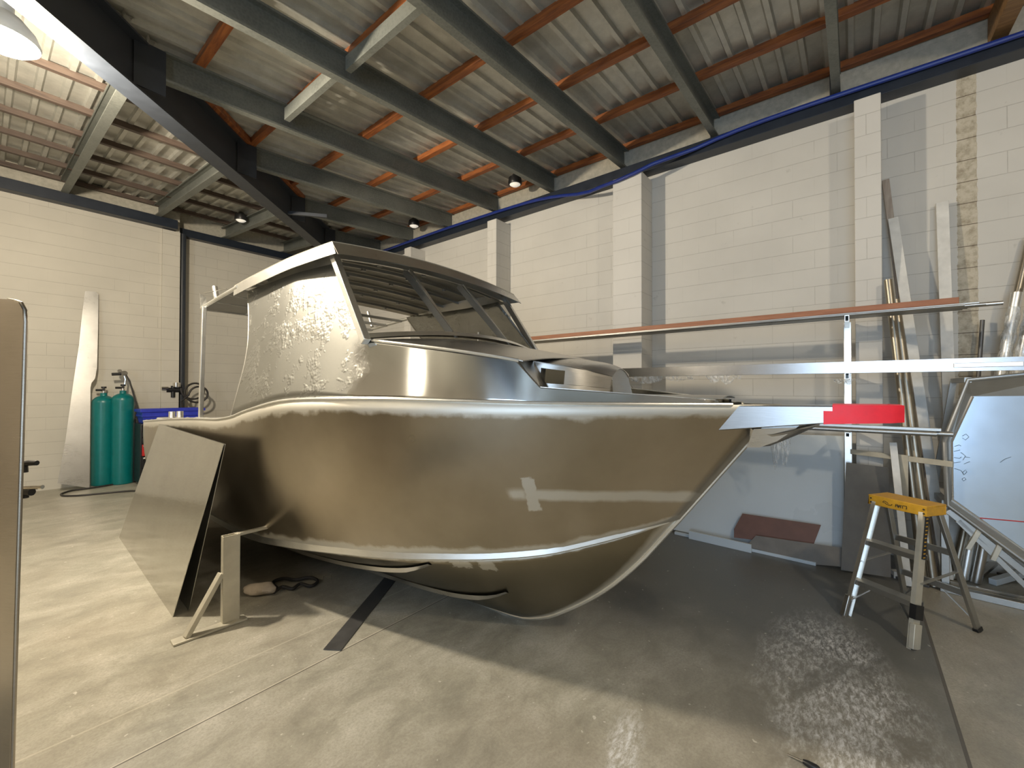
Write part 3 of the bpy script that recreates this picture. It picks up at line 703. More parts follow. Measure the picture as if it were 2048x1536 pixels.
# transom
MB().prism([(0, -SB(0), SZ(0)), (0, -CB(0), CZ(0)), (0, 0, KZ(0)), (0, CB(0), CZ(0)), (0, SB(0), SZ(0))], (0.008, 0, 0)).build('transom', M['alu'], boat, local=True)
bx_ = MB().box((0.5, -0.92, 1.27), (0.5, 0.2, 0.06)); bx_.build('corner_locker', M['alu_bright'], boat, local=True, bevel=0.01)
for p in ((1.05, -1.0, 1.3), (0.85, -1.02, 1.29)): MB().lathe(p, [(0.03, 0), (0.03, 0.10), (0.0, 0.10)], 14).build('rod_socket', M['alu_bright'], boat, local=True)
MB().box((1.9, 0, 0.78), (3.9, 1.85, 0.01)).build('cockpit_floor', M['alu_dull'], boat, local=True)

# ---- cabin
def cab_y(x, z): return SB(x)-0.006-0.235*max(0, z-SZ(x))
EDGE = pchip([4.38, 4.7, 5.0, 5.3, 5.34], [1.945, 1.90, 1.855, 1.80, 1.79])
def top_z(x):
    if x <= 3.93: return 2.52
    if x <= 4.38: return 2.52-(x-3.93)/0.45*0.575
    if x <= 5.30: return EDGE(x)
    if x <= 5.43: return 1.80-(x-5.30)/0.13*0.145
    return 1.655-(x-5.43)/0.75*0.063
REAR = pchip([2.47, 2.525, 2.62, 2.70, 2.80, 2.845, 2.86], [2.50, 2.427, 2.302, 2.183, 2.004, 1.84, 1.70])
def roof_edge_z(x): return pchip([1.6, 1.62, 2.43, 2.96, 3.55, 4.03, 4.06], [2.47, 2.472, 2.547, 2.585, 2.608, 2.604, 2.60])(x)
xs_ = sorted(set([round(x, 4) for x in list(np.linspace(2.47, 2.85, 22))+list(np.linspace(2.88, 3.93, 18))+list(np.linspace(3.93, 4.38, 12))+list(np.linspace(4.38, 5.3, 20))+list(np.linspace(5.3, 5.43, 5))+list(np.linspace(5.43, 6.18, 14))]))
for s in (-1, 1):
    vs_, fs = [], []; NR = 16; tops = []
    for x in xs_:
        zt = top_z(x)
        z0 = REAR(x) if x < 2.85 else SZ(x)
        if abs(x-2.85) < 1e-4: z0 = SZ(x)
        for r in range(NR+1):
            z = z0+(zt-z0)*r/NR
            xx = x
            fl = 0.035*math.exp(-((z-z0)/0.10))*(1 if x < 3.3 else 0)
            vs_.append((xx, s*(cab_y(x, z)+fl*0), z))
        tops.append(zt)
    for a in range(len(xs_)-1):
        for r in range(NR):
            i = a*(NR+1)+r; q = (i, i+1, i+NR+2, i+NR+1); fs.append(q if s < 0 else tuple(reversed(q)))
    me = bpy.data.meshes.new('cabin_side'); me.from_pydata(vs_, [], fs); me.update(); me.materials.append(M['cabin'])
    for p in me.polygons: p.use_smooth = True
    me.set_sharp_from_angle(angle=math.radians(40))
    o = bpy.data.objects.new('cabin_side', me); C.objects.link(o); o.parent = boat; WM[o.name] = BW
    md = o.modifiers.new('plate', 'SOLIDIFY'); md.thickness = 0.005; md.offset = -1
    # windscreen pillar
    MB().bar((4.385, s*0.955, 1.93), (3.955, s*0.925, 2.56), 0.045, 0.05).build('windscreen_pillar', M['alu_bright'] if s < 0 else M['alu'], boat, local=True, bevel=0.004)
    # rim of the aft edge
    MB().tube([(2.85, s*cab_y(2.85, z), z) for z in np.linspace(SZ(2.85), 1.80, 8)]+[(x, s*cab_y(x, REAR(x)), REAR(x)) for x in np.linspace(2.845, 2.475, 18)], 0.008, 8).build('panel_edge', M['alu'], boat, local=True)
# coach roof between windscreen and foredeck
def crown(x): return 0.075 if x < 4.6 else max(0.045, 0.075-(x-4.6)*0.045)
g = []
for k in range(21):
    t = -1+2*k/20; row = []
    xb = 4.40+0.15*(1-t*t)
    for q in range(17):
        x = xb+(5.33-xb)*q/16; e = cab_y(x, EDGE(x)); row.append((x, t*e, EDGE(x)+crown(x)*(1-t*t)))
    g.append(row)
MB().sheet(g, 0.005).build('coach_roof', M['alu'], boat, local=True)
for s in (-1, 1):
    MB().tube([(x, s*cab_y(x, EDGE(x)), EDGE(x)) for x in np.linspace(4.39, 5.31, 30)], 0.010, 8).build('coach_roof_weld', M['alu_bright'], boat, local=True)
# forward hatch trunk, narrower, with an open window in each side
TX = [5.20, 5.34, 5.48, 5.56, 5.60]
TH = pchip(TX, [0.47, 0.42, 0.33, 0.22, 0.12]); TZ = pchip(TX, [1.815, 1.79, 1.765, 1.74, 1.72])
g = []
for k in range(13):
    t = -1+2*k/12; g.append([(x, t*TH(x), TZ(x)+0.045*(1-t*t)) for x in np.linspace(5.20, 5.60, 12)])
trunk = MB().sheet(g, 0.005).build('hatch_trunk', M['alu'], boat, local=True)
for s in (-1, 1):
    mb = MB()
    def tp(x, f): return (x, s*(TH(x)+0.03*(1-f)), 1.60+(TZ(x)-1.60)*f)
    xl, xr, f0, f1 = 5.31, 5.43, 0.42, 0.86
    def patch(xa, xb, fa, fb): mb.grid([[tp(x, fa) for x in np.linspace(xa, xb, 6)], [tp(x, fb) for x in np.linspace(xa, xb, 6)]])
    patch(5.20, 5.60, f1, 1.0); patch(5.20, 5.60, 0, f0); patch(5.20, xl, f0, f1); patch(xr, 5.60, f0, f1)
    mb.build('trunk_side', M['alu'], boat, local=True)
    # dark reveal of the window opening
    a, b, c, d = [Vector(tp(x, f)) for x, f in ((xl, f0), (xr, f0), (xr, f1), (xl, f1))]
    inn = V(0, -s*0.05, 0); mb = MB()
    for p, q in ((a, b), (b, c), (c, d), (d, a)): mb.quad(p, q, q+inn, p+inn)
    mb.build('window_reveal', M['alu_dull'], boat, local=True, smooth=0)
fr = MB(); fr.grid([[(5.60, t*TH(5.60), TZ(5.60)+0.045*(1-t*t)) for t in np.linspace(-1, 1, 9)], [(5.62, t*0.15, 1.60) for t in np.linspace(-1, 1, 9)]])
fr.build('trunk_front', M['alu_dull'], boat, local=True)
# bulkheads closing coach roof against the narrower trunk
for s in (-1, 1):
    MB().prism([(5.30, s*cab_y(5.3, 1.80), 1.80), (5.43, s*cab_y(5.43, 1.65), 1.65), (5.42, s*0.48, 1.60), (5.26, s*0.45, 1.81)], (0.004, 0, 0)).build('end_plate', M['alu'], boat, local=True)
# foredeck and flat flange along the forward sheer
g = []
for k in range(9):
    t = -1+2*k/8; g.append([(x, t*max(0.0, SB(x)-0.012), 1.60+0.012*(1-t*t)) for x in np.linspace(5.15, 6.20, 20)])
MB().sheet(g, 0.005).build('foredeck', M['alu_dull'], boat, local=True)
for s in (-1, 1):
    g = [[(x, s*cab_y(x, top_z(x)), top_z(x)) for x in np.linspace(5.43, 6.17, 20)], [(x, s*max(0.0, cab_y(x, top_z(x))-0.03), top_z(x)-0.002) for x in np.linspace(5.43, 6.17, 20)]]
    MB().sheet(g, 0.004).build('toe_rail', M['alu_bright'], boat, local=True)

# ---- roof
g = []; RW = 0.98
def rz(x, t): return roof_edge_z(x)+0.062*(1-t*t)*min(1.0, 0.35+0.65*(x-2.3)/1.3)
for k in range(25):
    t = -1+2*k/24; g.append([(x, t*RW, rz(x, t)) for x in np.linspace(2.43, 4.04, 18)])
roof = MB().sheet(g, 0.006).build('cabin_roof', M['roof_plate'], boat, local=True)
for s in (-1, 1):
    MB().sheet([[(x, s*RW, roof_edge_z(x)) for x in np.linspace(2.43, 4.04, 18)], [(x+0.05*(x-2.43)/1.6, s*(RW+0.006), roof_edge_z(x)-0.085) for x in np.linspace(2.43, 4.04, 18)]], 0.005).build('roof_side_flange', M['alu_bright'], boat, local=True)
MB().sheet([[(4.04, t*RW, rz(4.04, t)) for t in np.linspace(-1, 1, 31)], [(4.125, t*(RW+0.008), rz(4.04, t)-0.095) for t in np.linspace(-1, 1, 31)]], 0.005).build('visor', M['alu'], boat, local=True)
MB().grid([[(3.965, t*0.93, rz(3.96, t)-0.035) for t in np.linspace(-1, 1, 21)], [(3.985, t*0.93, rz(3.96, t)-0.085) for t in np.linspace(-1, 1, 21)], [(3.96, t*0.93, rz(3.96, t)-0.085) for t in np.linspace(-1, 1, 21)]]).build('windscreen_header', M['alu_bright'], boat, local=True)
MB().grid([[(4.38+0.15*(1-t*t)+a, t*0.945, 1.95+crown(4.4)*(1-t*t)+b) for t in np.linspace(-1, 1, 21)] for a, b in ((-0.06, 0.0), (-0.03, 0.035), (0.012, 0.005))]).build('windscreen_sill', M['alu_bright'], boat, local=True)
for y in (-0.30, 0.32):
    pA = V(4.50, y, 2.01); pB = V(3.965, y*0.97, 2.60)
    mu = MB().bar(pA, pB, 0.028, 0.010, up=(1, 0, 0.8)).build('windscreen_mullion', M['alu_bright'], boat, local=True, bevel=0.002)
    MB().bar(pA+V(-0.035, -0.02, 0.03), pB+V(-0.035, -0.02, -0.02), 0.010, 0.05, up=(1, 0, 0.8)).build('mullion_web', M['alu_dull'], boat, local=True)
for k, x in enumerate((2.62, 2.86, 3.10, 3.34, 3.58, 3.80)):
    pts = [(x, t*0.93, rz(x, t)-0.028) for t in np.linspace(-1, 1, 17)]
    mb = MB(); mb.grid([[V(*p)+V(-0.010, 0, 0.02) for p in pts], [V(*p)+V(-0.010, 0, -0.006) for p in pts], [V(*p)+V(0.010, 0, -0.006) for p in pts], [V(*p)+V(0.010, 0, 0.02) for p in pts]])
    for y in (-0.45, 0.0, 0.45): mb.lathe(V(x, y, rz(x, y/0.93)-0.05), [(0.02, 0.0), (0.02, 0.02), (0.0, 0.02)], 8)
    mb.build('roof_beam', M['alu_dull'], boat, local=True)
# underside lip where the cabin side meets the roof
for s in (-1, 1):
    MB().grid([[(x, s*cab_y(x, 2.52), 2.518) for x in np.linspace(2.86, 3.95, 14)], [(x, s*(RW-0.10), roof_edge_z(x)) for x in np.linspace(2.86, 3.95, 14)]]).build('roof_joint', M['alu_dull'], boat, local=True)
# open rack aft of the cabin roof
for s in (-1, 1): MB().tube([(x, s*(RW-0.01), roof_edge_z(max(1.6, x))-0.02) for x in np.linspace(1.60, 2.5, 10)], 0.02, 10).build('rack_side_tube', M['alu_bright'], boat, local=True)
for k, x in enumerate((1.62, 1.95, 2.25)):
    MB().bar((x, -0.97, roof_edge_z(x)-0.03), (x, 0.97, roof_edge_z(x)-0.03), 0.05 if k == 0 else 0.03, 0.03).build('rack_crossbar', M['alu_dull'], boat, local=True, bevel=0.003)
MB().sheet([[(x, -0.98, roof_edge_z(x)-0.04), (x, -0.60, roof_edge_z(x)-0.035)] for x in np.linspace(1.62, 2.5, 8)], 0.004).build('rack_tray', M['alu_dull'], boat, local=True)
for (x, y) in ((1.80, -0.90), (1.80, 0.85)):
    MB().tube([(x, y, 2.46), (x-0.09, y, 2.66)], 0.024, 12).build('rod_holder', M['alu_bright'], boat, local=True)
MB().prism([(1.60, -0.985, 2.45), (1.60, -0.93, 2.45), (1.57, -0.93, 2.56), (1.57, -0.985, 2.60)], (0.006, 0, 0)).build('rack_end_plate', M['alu_bright'], boat, local=True)
MB().bar((1.62, -0.96, 2.60), (2.2, -0.96, 2.56), 0.012, 0.006).build('rack_brace', M['alu'], boat, local=True)
MB().bar((1.72, -1.01, SZ(1.72)), (1.72, -0.99, 2.445), 0.036, 0.036, up=(1, 0, 0)).build('rack_post', M['alu_bright'], boat, local=True, bevel=0.004)
# rib bracket seen on the far cabin wall
MB().tube([(3.6, 0.93, 2.25), (3.62, 0.90, 2.1), (3.75, 0.86, 2.0), (4.0, 0.80, 1.97)], 0.01, 6).build('wall_bracket', M['alu_bright'], boat, local=True)
MB().box((3.6, 0.0, 1.58), (1.9, 1.9, 0.01)).build('cabin_dash', M['alu_dull'], boat, local=True)

# ---- bow sprit
spr = MB()
def sec(x, hw, zt, zb): return [(x, -hw, zt), (x, -hw, zb), (x, hw, zb), (x, hw, zt)]
ss = [((6.235, 6.14), 0.125, 1.568, 1.436), ((6.40, 6.40), 0.125, 1.571, 1.470), ((6.62, 6.62), 0.122, 1.575, 1.499), ((6.83, 6.83), 0.112, 1.580, 1.512), ((6.865, 6.865), 0.09, 1.580, 1.516)]
g = []
for (xt, xb), hw, zt, zb in ss: g.append([(xt, -hw, zt), (xb, -hw, zb), (xb, hw, zb), (xt, hw, zt), (xt, -hw, zt)])
spr.grid(g); spr.v += [Vector(p) for p in g[-1][:4]]; spr.f.append((len(spr.v)-4, len(spr.v)-3, len(spr.v)-2, len(spr.v)-1))
sprit = spr.build('bow_sprit', M['sprit'], boat, local=True, smooth=30, bevel=0.004)
MB().tube([(6.235, -0.127, 1.566), (6.14, -0.127, 1.438)], 0.006, 6).tube([(6.235, 0.127, 1.566), (6.14, 0.127, 1.438)], 0.006, 6).build('weld_bead', M['alu_bright'], sprit, local=True)
tp_ = MB(); e = 0.0025
def tsec(x, hw, zt, zb): return [(x, -hw-e, zt), (x, -hw-e, zb), (x, hw+e, zb), (x, hw+e, zt), (x, -hw-e, zt)]
gl = [tsec(6.600, 0.122, 1.553, 1.496-e), tsec(6.63, 0.121, 1.553, 1.499-e), tsec(6.83, 0.112, 1.553, 1.512-e), tsec(6.868, 0.092, 1.553, 1.516-e)]
gu = [tsec(6.632, 0.1215, 1.5775+e, 1.552), tsec(6.83, 0.112, 1.580+e, 1.552), tsec(6.868, 0.092, 1.580+e, 1.552)]
tp_.grid(gl); tp_.grid(gu); tp_.quad(*gl[-1][:4]); tp_.quad(*gu[-1][:4])
tape = tp_.build('red_tape', M['redtape'], sprit, local=True, smooth=30); tape['label'] = 'bright red tape around the sprit tip'
# anchor chute under the sprit
g = []
for (x, z, hw, dpth) in ((6.30, 1.40, 0.035, 0.06), (6.34, 1.362, 0.05, 0.07), (6.40, 1.372, 0.065, 0.06), (6.47, 1.41, 0.08, 0.045), (6.53, 1.445, 0.09, 0.03), (6.585, 1.482, 0.10, 0.012)):
    g.append([(x-0.02*(1-abs(t)) , t*hw, z+dpth*abs(t)**1.7) for t in np.linspace(-1, 1, 11)])
MB().sheet(g, 0.006).build('anchor_chute', M['alu'], boat, local=True)
for s in (-1, 1):
    MB().prism([(6.285, s*0.03, 1.355), (6.345, s*0.05, 1.362), (6.42, s*0.062, 1.40), (6.50, s*0.07, 1.47), (6.32, s*0.06, 1.452)], (0, s*0.004, 0)).build('chute_cheek', M['alu'], boat, local=True)

# ------------------------------------------------------------------ things leaning on and standing by the boat
def floor_pt(px, py): return on_z(px, py, 0.0)
# leaning sheets
bR = floor_pt(345, 1234); bL = floor_pt(238, 1075)
top_at = BW @ V(0.55, -1.13, 1.29)
nrm = (bL-bR).cross(top_at-bR).normalized()
tL = on_plane(318, 848, bR, nrm); tR = on_plane(447, 888, bR, nrm)
inw = nrm if nrm.dot(V(1, 0, 0)) > 0 else -nrm
o = MB().prism([bR, bL, tL, tR], inw*0.004).build('aluminium_sheet', M['alu_mirror'])
tag(o, 'large polished aluminium sheet leaning on the stern quarter of the boat', 'metal sheet')
b2 = floor_pt(362, 1229); off2 = b2-bR
n2 = inw
b2R = bR+V(0.10, 0.02, 0); b2L = bL+V(0.10, 0.02, 0); shift = inw*0.010
o = MB().prism([b2R, b2L, tL+shift, tR+shift], inw*0.004).build('aluminium_sheet', M['alu_dull'])
tag(o, 'second aluminium sheet just behind the polished one, its foot nearer the boat', 'metal sheet')
MB().tube([tL-inw*0.003, tR-inw*0.003], 0.006, 6)

# prop stand
sa = floor_pt(345, 1292); sb = floor_pt(493, 1238)
d = (sb-sa); d.z = 0; Ls = d.length; d.normalize(); sd = V(-d.y, d.x, 0)
st = empty('prop_stand', (sa+sb)/2)
MB().bar(sa+V(0, 0, 0.008)+sd*0.02, sb+V(0, 0, 0.008)+sd*0.02, 0.085, 0.014).build('base_plate', M['paleweld'], st, bevel=0.002)
pc = floor_pt(462, 1246)+sd*0.02
MB().hollow(pc+V(0, 0, 0.014), pc+V(0, 0, 0.615), 0.05, 0.105, 0.005, up=d).build('upright', M['paleweld'], st, smooth=0, bevel=0.003)
ptop = pc+V(0, 0, 0.605)
br0 = sa+d*0.075+V(0, 0, 0.015)+sd*0.02; br1 = pc-d*0.055+V(0, 0, 0.36)
MB().bar(br0, br1, 0.05, 0.03, up=V(0, 0, 1)).build('brace', M['paleweld'], st, bevel=0.003)
# arm reaches the chine
armend = None
for k in range(300):
    u = 0.3+0.4*k/299; p = BW @ side_pt(u, 0.13, -1); q = p-EYE; px = 1024+F_PX*q.dot(RT)/q.dot(FW)
    if px > 533: armend = p; break
MB().bar(ptop+d*0.03+V(0, 0, 0.0), armend, 0.032, 0.02).build('support_arm', M['paleweld'], st, bevel=0.002)
MB().tube([pc-d*0.05+sd*0.0+V(0, 0, 0.25+0.02*k) for k in range(7)], [0.006, 0.010, 0.005, 0.011, 0.006, 0.012, 0.005], 8).build('weld_bead', M['alu_dull'], st)
tag(st, 'pale welded prop stand with braced foot, its arm bearing on the hull', 'stand')

# flat bar on the floor
fa = floor_pt(655, 1306); fb = floor_pt(800, 1130); 
o = MB().bar(fa+V(0.03, 0, 0.004), fb+V(0.03, 0, 0.004), 0.115, 0.006).build('flat_bar', M['steelbar'])
tag(o, 'dark flat steel bar lying on the floor under the bow', 'metal bar')
# glove and strap under the hull
gl_ = floor_pt(521, 1190)
g = []
for a in range(13):
    t = a/12*math.pi; row = []
    for q in range(16):
        ph = 2*math.pi*q/16; r = 0.10*math.sin(t)*(1+0.13*math.sin(3*ph+a*0.5)+0.08*math.sin(5*ph+a)); row.append(gl_+RT*(r*math.cos(ph)*1.25)+FW*(r*math.sin(ph)*0.7)+V(0, 0, -FW.z*r*math.sin(ph)*0.7-RT.z*r*math.cos(ph)*1.25)+V(0, 0, 0.05-0.045*math.cos(t)*(1+0.25*math.sin(2*ph+0.6)*math.sin(t))))
    row.append(row[0].copy()); g.append(row)
mb = MB().grid(g)
gv_ = mb.build('work_glove', M['glove'])
tag(gv_, 'crumpled pale leather work glove on the floor under the hull', 'glove')
pp = [floor_pt(x, y)+V(0, 0, z) for x, y, z in ((548, 1190, 0.02), (565, 1178, 0.03), (585, 1184, 0.015), (600, 1172, 0.03), (622, 1178, 0.012), (640, 1166, 0.02), (618, 1160, 0.03), (590, 1166, 0.02), (566, 1162, 0.03), (540, 1170, 0.02), (560, 1186, 0.02))]
sm = []
for k in range(len(pp)-1):
    for q in range(6): sm.append(pp[k].lerp(pp[k+1], q/6))
for _ in range(5): sm = [sm[0]]+[(sm[i-1]+sm[i]+sm[i+1])/3 for i in range(1, len(sm)-1)]+[sm[-1]]
o = MB().tube(sm, 0.013, 8).build('strap_bundle', M['rubber']); tag(o, 'black tangled cord beside the pale glove under the hull', 'cord')
c0 = floor_pt(655, 1162)
mb = MB()
for a, b in (((-.035, 0, 0), (-.035, 0, .05)), ((-.035, 0, .05), (.035, 0, .05)), ((.035, 0, .05), (.035, 0, 0))): mb.bar(c0+V(*a), c0+V(*b), 0.004, 0.004)
o = mb.build('wire_bracket', M['alu']); tag(o, 'tiny square wire bracket standing on the floor beyond the black cord', 'bracket')
# welding lead running over the stern
o = MB().tube([BW @ V(*p) for p in ((2.9, -0.80, 1.62), (2.6, -0.75, 1.52), (2.3, -0.7, 1.43), (1.9, -0.75, 1.37), (1.5, -0.8, 1.33))], 0.008, 6).build('welding_lead', M['rubber'])
tag(o, 'thin dark lead drooping from the cabin edge into the boat cockpit', 'cable')
#PART3

M['greytimber'] = wood('weathered_grey_timber', (0.26, 0.21, 0.17), (0.42, 0.36, 0.30), 2)
# ------------------------------------------------------------------ far left: cylinders, tool chest, offcut, near panel
def gas(x, y, label, top, reg):
    r = empty('gas_cylinder', (x, y, 0)); R = 0.152; H_ = top
    prof = [(R*0.93, 0.0), (R, 0.015), (R, H_-0.17)]+[(R*math.cos(t), H_-0.17+0.13*math.sin(t)) for t in np.linspace(0.15, 1.25, 8)]+[(0.045, H_-0.03), (0.045, H_)]
    b = MB().lathe((x, y, 0), prof, 32).build('cylinder_body', M['teal'], r)
    MB().lathe((x, y, H_), [(0.025, 0), (0.028, 0.03), (0.02, 0.05), (0.02, 0.09), (0.0, 0.09)], 14).build('valve', M['chrome'], r)
    v_ = MB().tube([(x-0.10, y-0.01, H_+0.05), (x-0.02, y, H_+0.05)], 0.018, 10).tube([(x-0.01, y-0.07, H_+0.06), (x, y+0.05, H_+0.06)], 0.02, 10).lathe((x, y, H_+0.08), [(0.035, 0), (0.035, 0.03), (0.0, 0.03)], 12)
    v_.build('valve_handle', M['black'], r)
    if reg:
        MB().tube([(x+0.02, y, H_+0.08), (x+0.03, y, H_+0.20), (x+0.01, y, H_+0.28)], 0.014, 8).tube([(x+0.01, y-0.03, H_+0.30), (x+0.01, y+0.03, H_+0.30)], 0.045, 14).tube([(x-0.05, y-0.03, H_+0.34), (x-0.05, y+0.03, H_+0.34)], 0.03, 12).build('regulator', M['chrome'], r)
        MB().tube([(x-0.15, y-0.02, H_+0.28), (x-0.03, y-0.02, H_+0.29)], 0.025, 10).build('adjusting_knob', M['black'], r)
        MB().tube([(x+0.03, y-0.02, H_+0.28), (x+0.08, y-0.05, H_+0.15), (x+0.12, y-0.08, H_-0.05), (x+0.17, y-0.10, H_-0.3), (x+0.17, y-0.12, 0.35), (x+0.14, y-0.16, 0.1)], 0.012, 8).build('gas_hose', M['rubber'], r)
    if not reg:
        MB().prism([(x-0.125, y-0.06, H_-0.16), (x-0.02, y-0.138, H_-0.16), (x-0.02, y-0.12, H_-0.11), (x-0.11, y-0.05, H_-0.11)], (-0.004, -0.006, 0.004)).build('white_label', M['white'], r)
    tag(r, label, 'gas cylinder'); return r
g1 = floor_pt(201, 970); g2 = floor_pt(242, 969)
g1 = V(*g1)*1.0; g1.z = 0
gas(g1.x+0.03, g1.y+0.02, 'teal gas cylinder with plain valve, the left one beside the curved offcut', 1.56, False)
gas(g2.x+0.03, g2.y+0.11, 'teal gas cylinder with chrome regulator, the right one of the pair', 1.60, True)
g3 = floor_pt(268, 966)
r = empty('gas_cylinder', (g3.x, g3.y+0.15, 0))
MB().lathe((g3.x, g3.y+0.15, 0), [(0.10, 0), (0.105, 0.02), (0.105, 1.0), (0.08, 1.08), (0.03, 1.12), (0.0, 1.12)], 24).build('cylinder_body', M['black'], r)
tag(r, 'slim black gas cylinder between the teal pair and the tool chest', 'gas cylinder')

# curved offcut of sheet leaning on the far wall
fp = floor_pt(115, 967); fp2 = floor_pt(180, 977)
nn = V(0, -1, 0.11).normalized(); base = V(fp.x, min(fp.y, WY-0.30), 0)
base.y = WY-0.42
out = [(115, 967), (131, 880), (146, 770), (158, 690), (164, 630), (170, 582), (191, 583), (197, 588), (196, 660), (194, 735), (190, 757), (183, 766), (181, 775), (180, 880), (179, 976)]
pts = [on_plane(px, py, base, nn) for px, py in out]
o = MB().prism(pts, (0, 0.006, 0)).build('sheet_offcut', M['alu'], bevel=0)
tag(o, 'tall curved aluminium offcut leaning on the far wall left of the cylinders', 'metal offcut')

# tool chest and bin
t0 = floor_pt(272, 965)
tcx = empty('tool_chest', (t0.x+0.42, WY-0.65, 0)); X0 = t0.x-0.04; Y0 = WY-0.92
MB().box((X0+0.45, Y0+0.24, 0.545), (0.9, 0.45, 1.0)).build('cabinet', M['black'], tcx, bevel=0.01)
zz = 0.10
for k, hgt in enumerate((0.2, 0.2, 0.2, 0.10, 0.09)):
    dr = MB().box((X0+0.45, Y0+0.0, zz+hgt/2), (0.86, 0.03, hgt-0.012)).build('drawer', M['redpaint'] if k == 2 else M['black'], tcx, bevel=0.004)
    MB().box((X0+0.45, Y0-0.025, zz+hgt-0.03), (0.84, 0.02, 0.022)).build('drawer_handle', M['chrome'], dr, bevel=0.003)
    zz += hgt+0.004
for a in (0.05, 0.85):
    MB().tube([(X0+a, Y0+0.08, 0.05), (X0+a+0.03, Y0+0.08, 0.05)], 0.05, 14).build('castor', M['rubber'], tcx)
tag(tcx, 'black drawer tool chest with silver handles behind the boat stern', 'tool chest')
bn = empty('storage_bin', (X0+0.45, Y0+0.24, 1.0))
mb = MB()
for (hw, hd, z) in ((0.43, 0.19, 1.0), (0.45, 0.205, 1.10), (0.47, 0.22, 1.10), (0.47, 0.22, 1.135), (0.455, 0.21, 1.135), (0.46, 0.215, 1.18), (0.48, 0.23, 1.18), (0.48, 0.23, 1.215)):
    pass
prof = ((0.40, 0.19, 1.047), (0.42, 0.205, 1.16), (0.435, 0.22, 1.16), (0.435, 0.22, 1.185), (0.425, 0.21, 1.19), (0.43, 0.215, 1.24), (0.455, 0.235, 1.24), (0.455, 0.235, 1.285), (0.43, 0.21, 1.285), (0.40, 0.18, 1.065))
g = []
for hw, hd, z in prof: g.append([(X0+0.45+a*hw, Y0+0.24+b_*hd, z) for a, b_ in ((-1, -1), (1, -1), (1, 1), (-1, 1), (-1, -1))])
mb.grid(g); mb.quad(*g[-1][:4]); mb.quad(*g[0][:4]); mb.build('bin_body', M['bluebin'], bn, smooth=0, bevel=0.004)
tag(bn, 'blue plastic bin sitting on the black tool chest', 'bin')
# hose lying on the floor
hp = []
ctl = [(258, 962), (225, 971), (180, 978), (140, 983), (120, 990), (126, 994), (160, 993), (210, 988), (262, 983), (300, 985)]
P_ = [floor_pt(*c)+V(0, 0, 0.014) for c in ctl]
for k in range(len(P_)-1):
    for q in range(5): hp.append(P_[k].lerp(P_[k+1], q/5))
for _ in range(3): hp = [hp[0]]+[(hp[i-1]+hp[i]*2+hp[i+1])/4 for i in range(1, len(hp)-1)]+[hp[-1]]
o = MB().tube(hp, 0.013, 8).build('floor_hose', M['rubber']); tag(o, 'black hose looped on the floor in front of the teal cylinders', 'hose')

# near panel at the left edge of the view
pe = EYE+ray(45, 768)*1.62; pe.z = 0
R_ = V(RT.x, RT.y, 0).normalized(); Fh = V(FW.x, FW.y, 0).normalized()
pd = (-R_*0.97+Fh*0.22).normalized(); pn = V(-pd.y, pd.x, 0); 
if pn.dot(Fh) < 0: pn = -pn
prof = [(-0.035, 0.02), (-0.02, 0.8), (0.0, 1.62), (0.006, 1.90), (0.002, 1.945), (-0.02, 1.975), (-0.055, 1.985), (-0.09, 1.99)]
pr2 = [pe-pd*a+V(0, 0, z) for a, z in prof]
lp_ = empty('hull_panel', pe+pd*0.4)
g = []
for k in range(16):
    t = k/15; g.append([p+pd*(1.3*t)+V(0, 0, (0.10*t if z_ > 1.9 else 0))+pn*(0.10*math.sin(t*5.0)*t-0.05*t+0.02*math.sin(z_*2.6)*t) for p, (a_, z_) in zip(pr2, prof)])
M['near_panel'] = alu('near_panel_sheet', (0.50, 0.45, 0.38), 0.24, wave=2.0, bmp=0.3)
mb = MB().sheet(g, 0.004); mb.build('curved_sheet', M['near_panel'], lp_)
MB().tube([p+pn*0.004 for p in pr2], 0.006, 8).build('folded_edge', M['near_panel'], lp_)
MB().tube([(p+pn*0.01) for p in pr2[1:3]], 0.004, 6)
# two legs hold it up behind
for a in (0.35, 1.0):
    q = pe+pd*a+pn*0.12
    MB().bar(V(q.x, q.y, 0.0), V(q.x, q.y, 1.5), 0.04, 0.04, up=(1, 0, 0)).build('strut', M['alu_dull'], lp_)
tag(lp_, 'tall tarnished sheet metal panel cut by the left edge of the view', 'metal panel')
# clamp behind it
cl_c = on_plane(60, 925, pe+Fh*0.45, Fh)
cl = empty('bar_clamp', cl_c)
def cpt(px, py): return on_plane(px, py, pe+Fh*0.45, Fh)
MB().tube([cpt(30, 925), cpt(48, 928)], 0.009, 8).tube([cpt(48, 927), cpt(58, 926), cpt(74, 926)], [0.012, 0.014, 0.012], 12).build('handle', M['black'], cl)
MB().tube([cpt(49, 928), cpt(50, 945)], 0.012, 8).build('jaw', M['black'], cl)
MB().tube([cpt(20, 976), cpt(85, 974)], 0.010, 8).build('bar', M['chrome'], cl)
MB().tube([cpt(30, 985), cpt(64, 984)], [0.014, 0.018], 10).tube([cpt(50, 986), cpt(50, 996)], 0.014, 10).build('clamp_pad', M['black'], cl)
MB().bar(cpt(32, 925), cpt(32, 990), 0.015, 0.02).build('slide', M['black'], cl)
tag(cl, 'black handled bar clamp sticking out from behind the left edge panel', 'clamp')

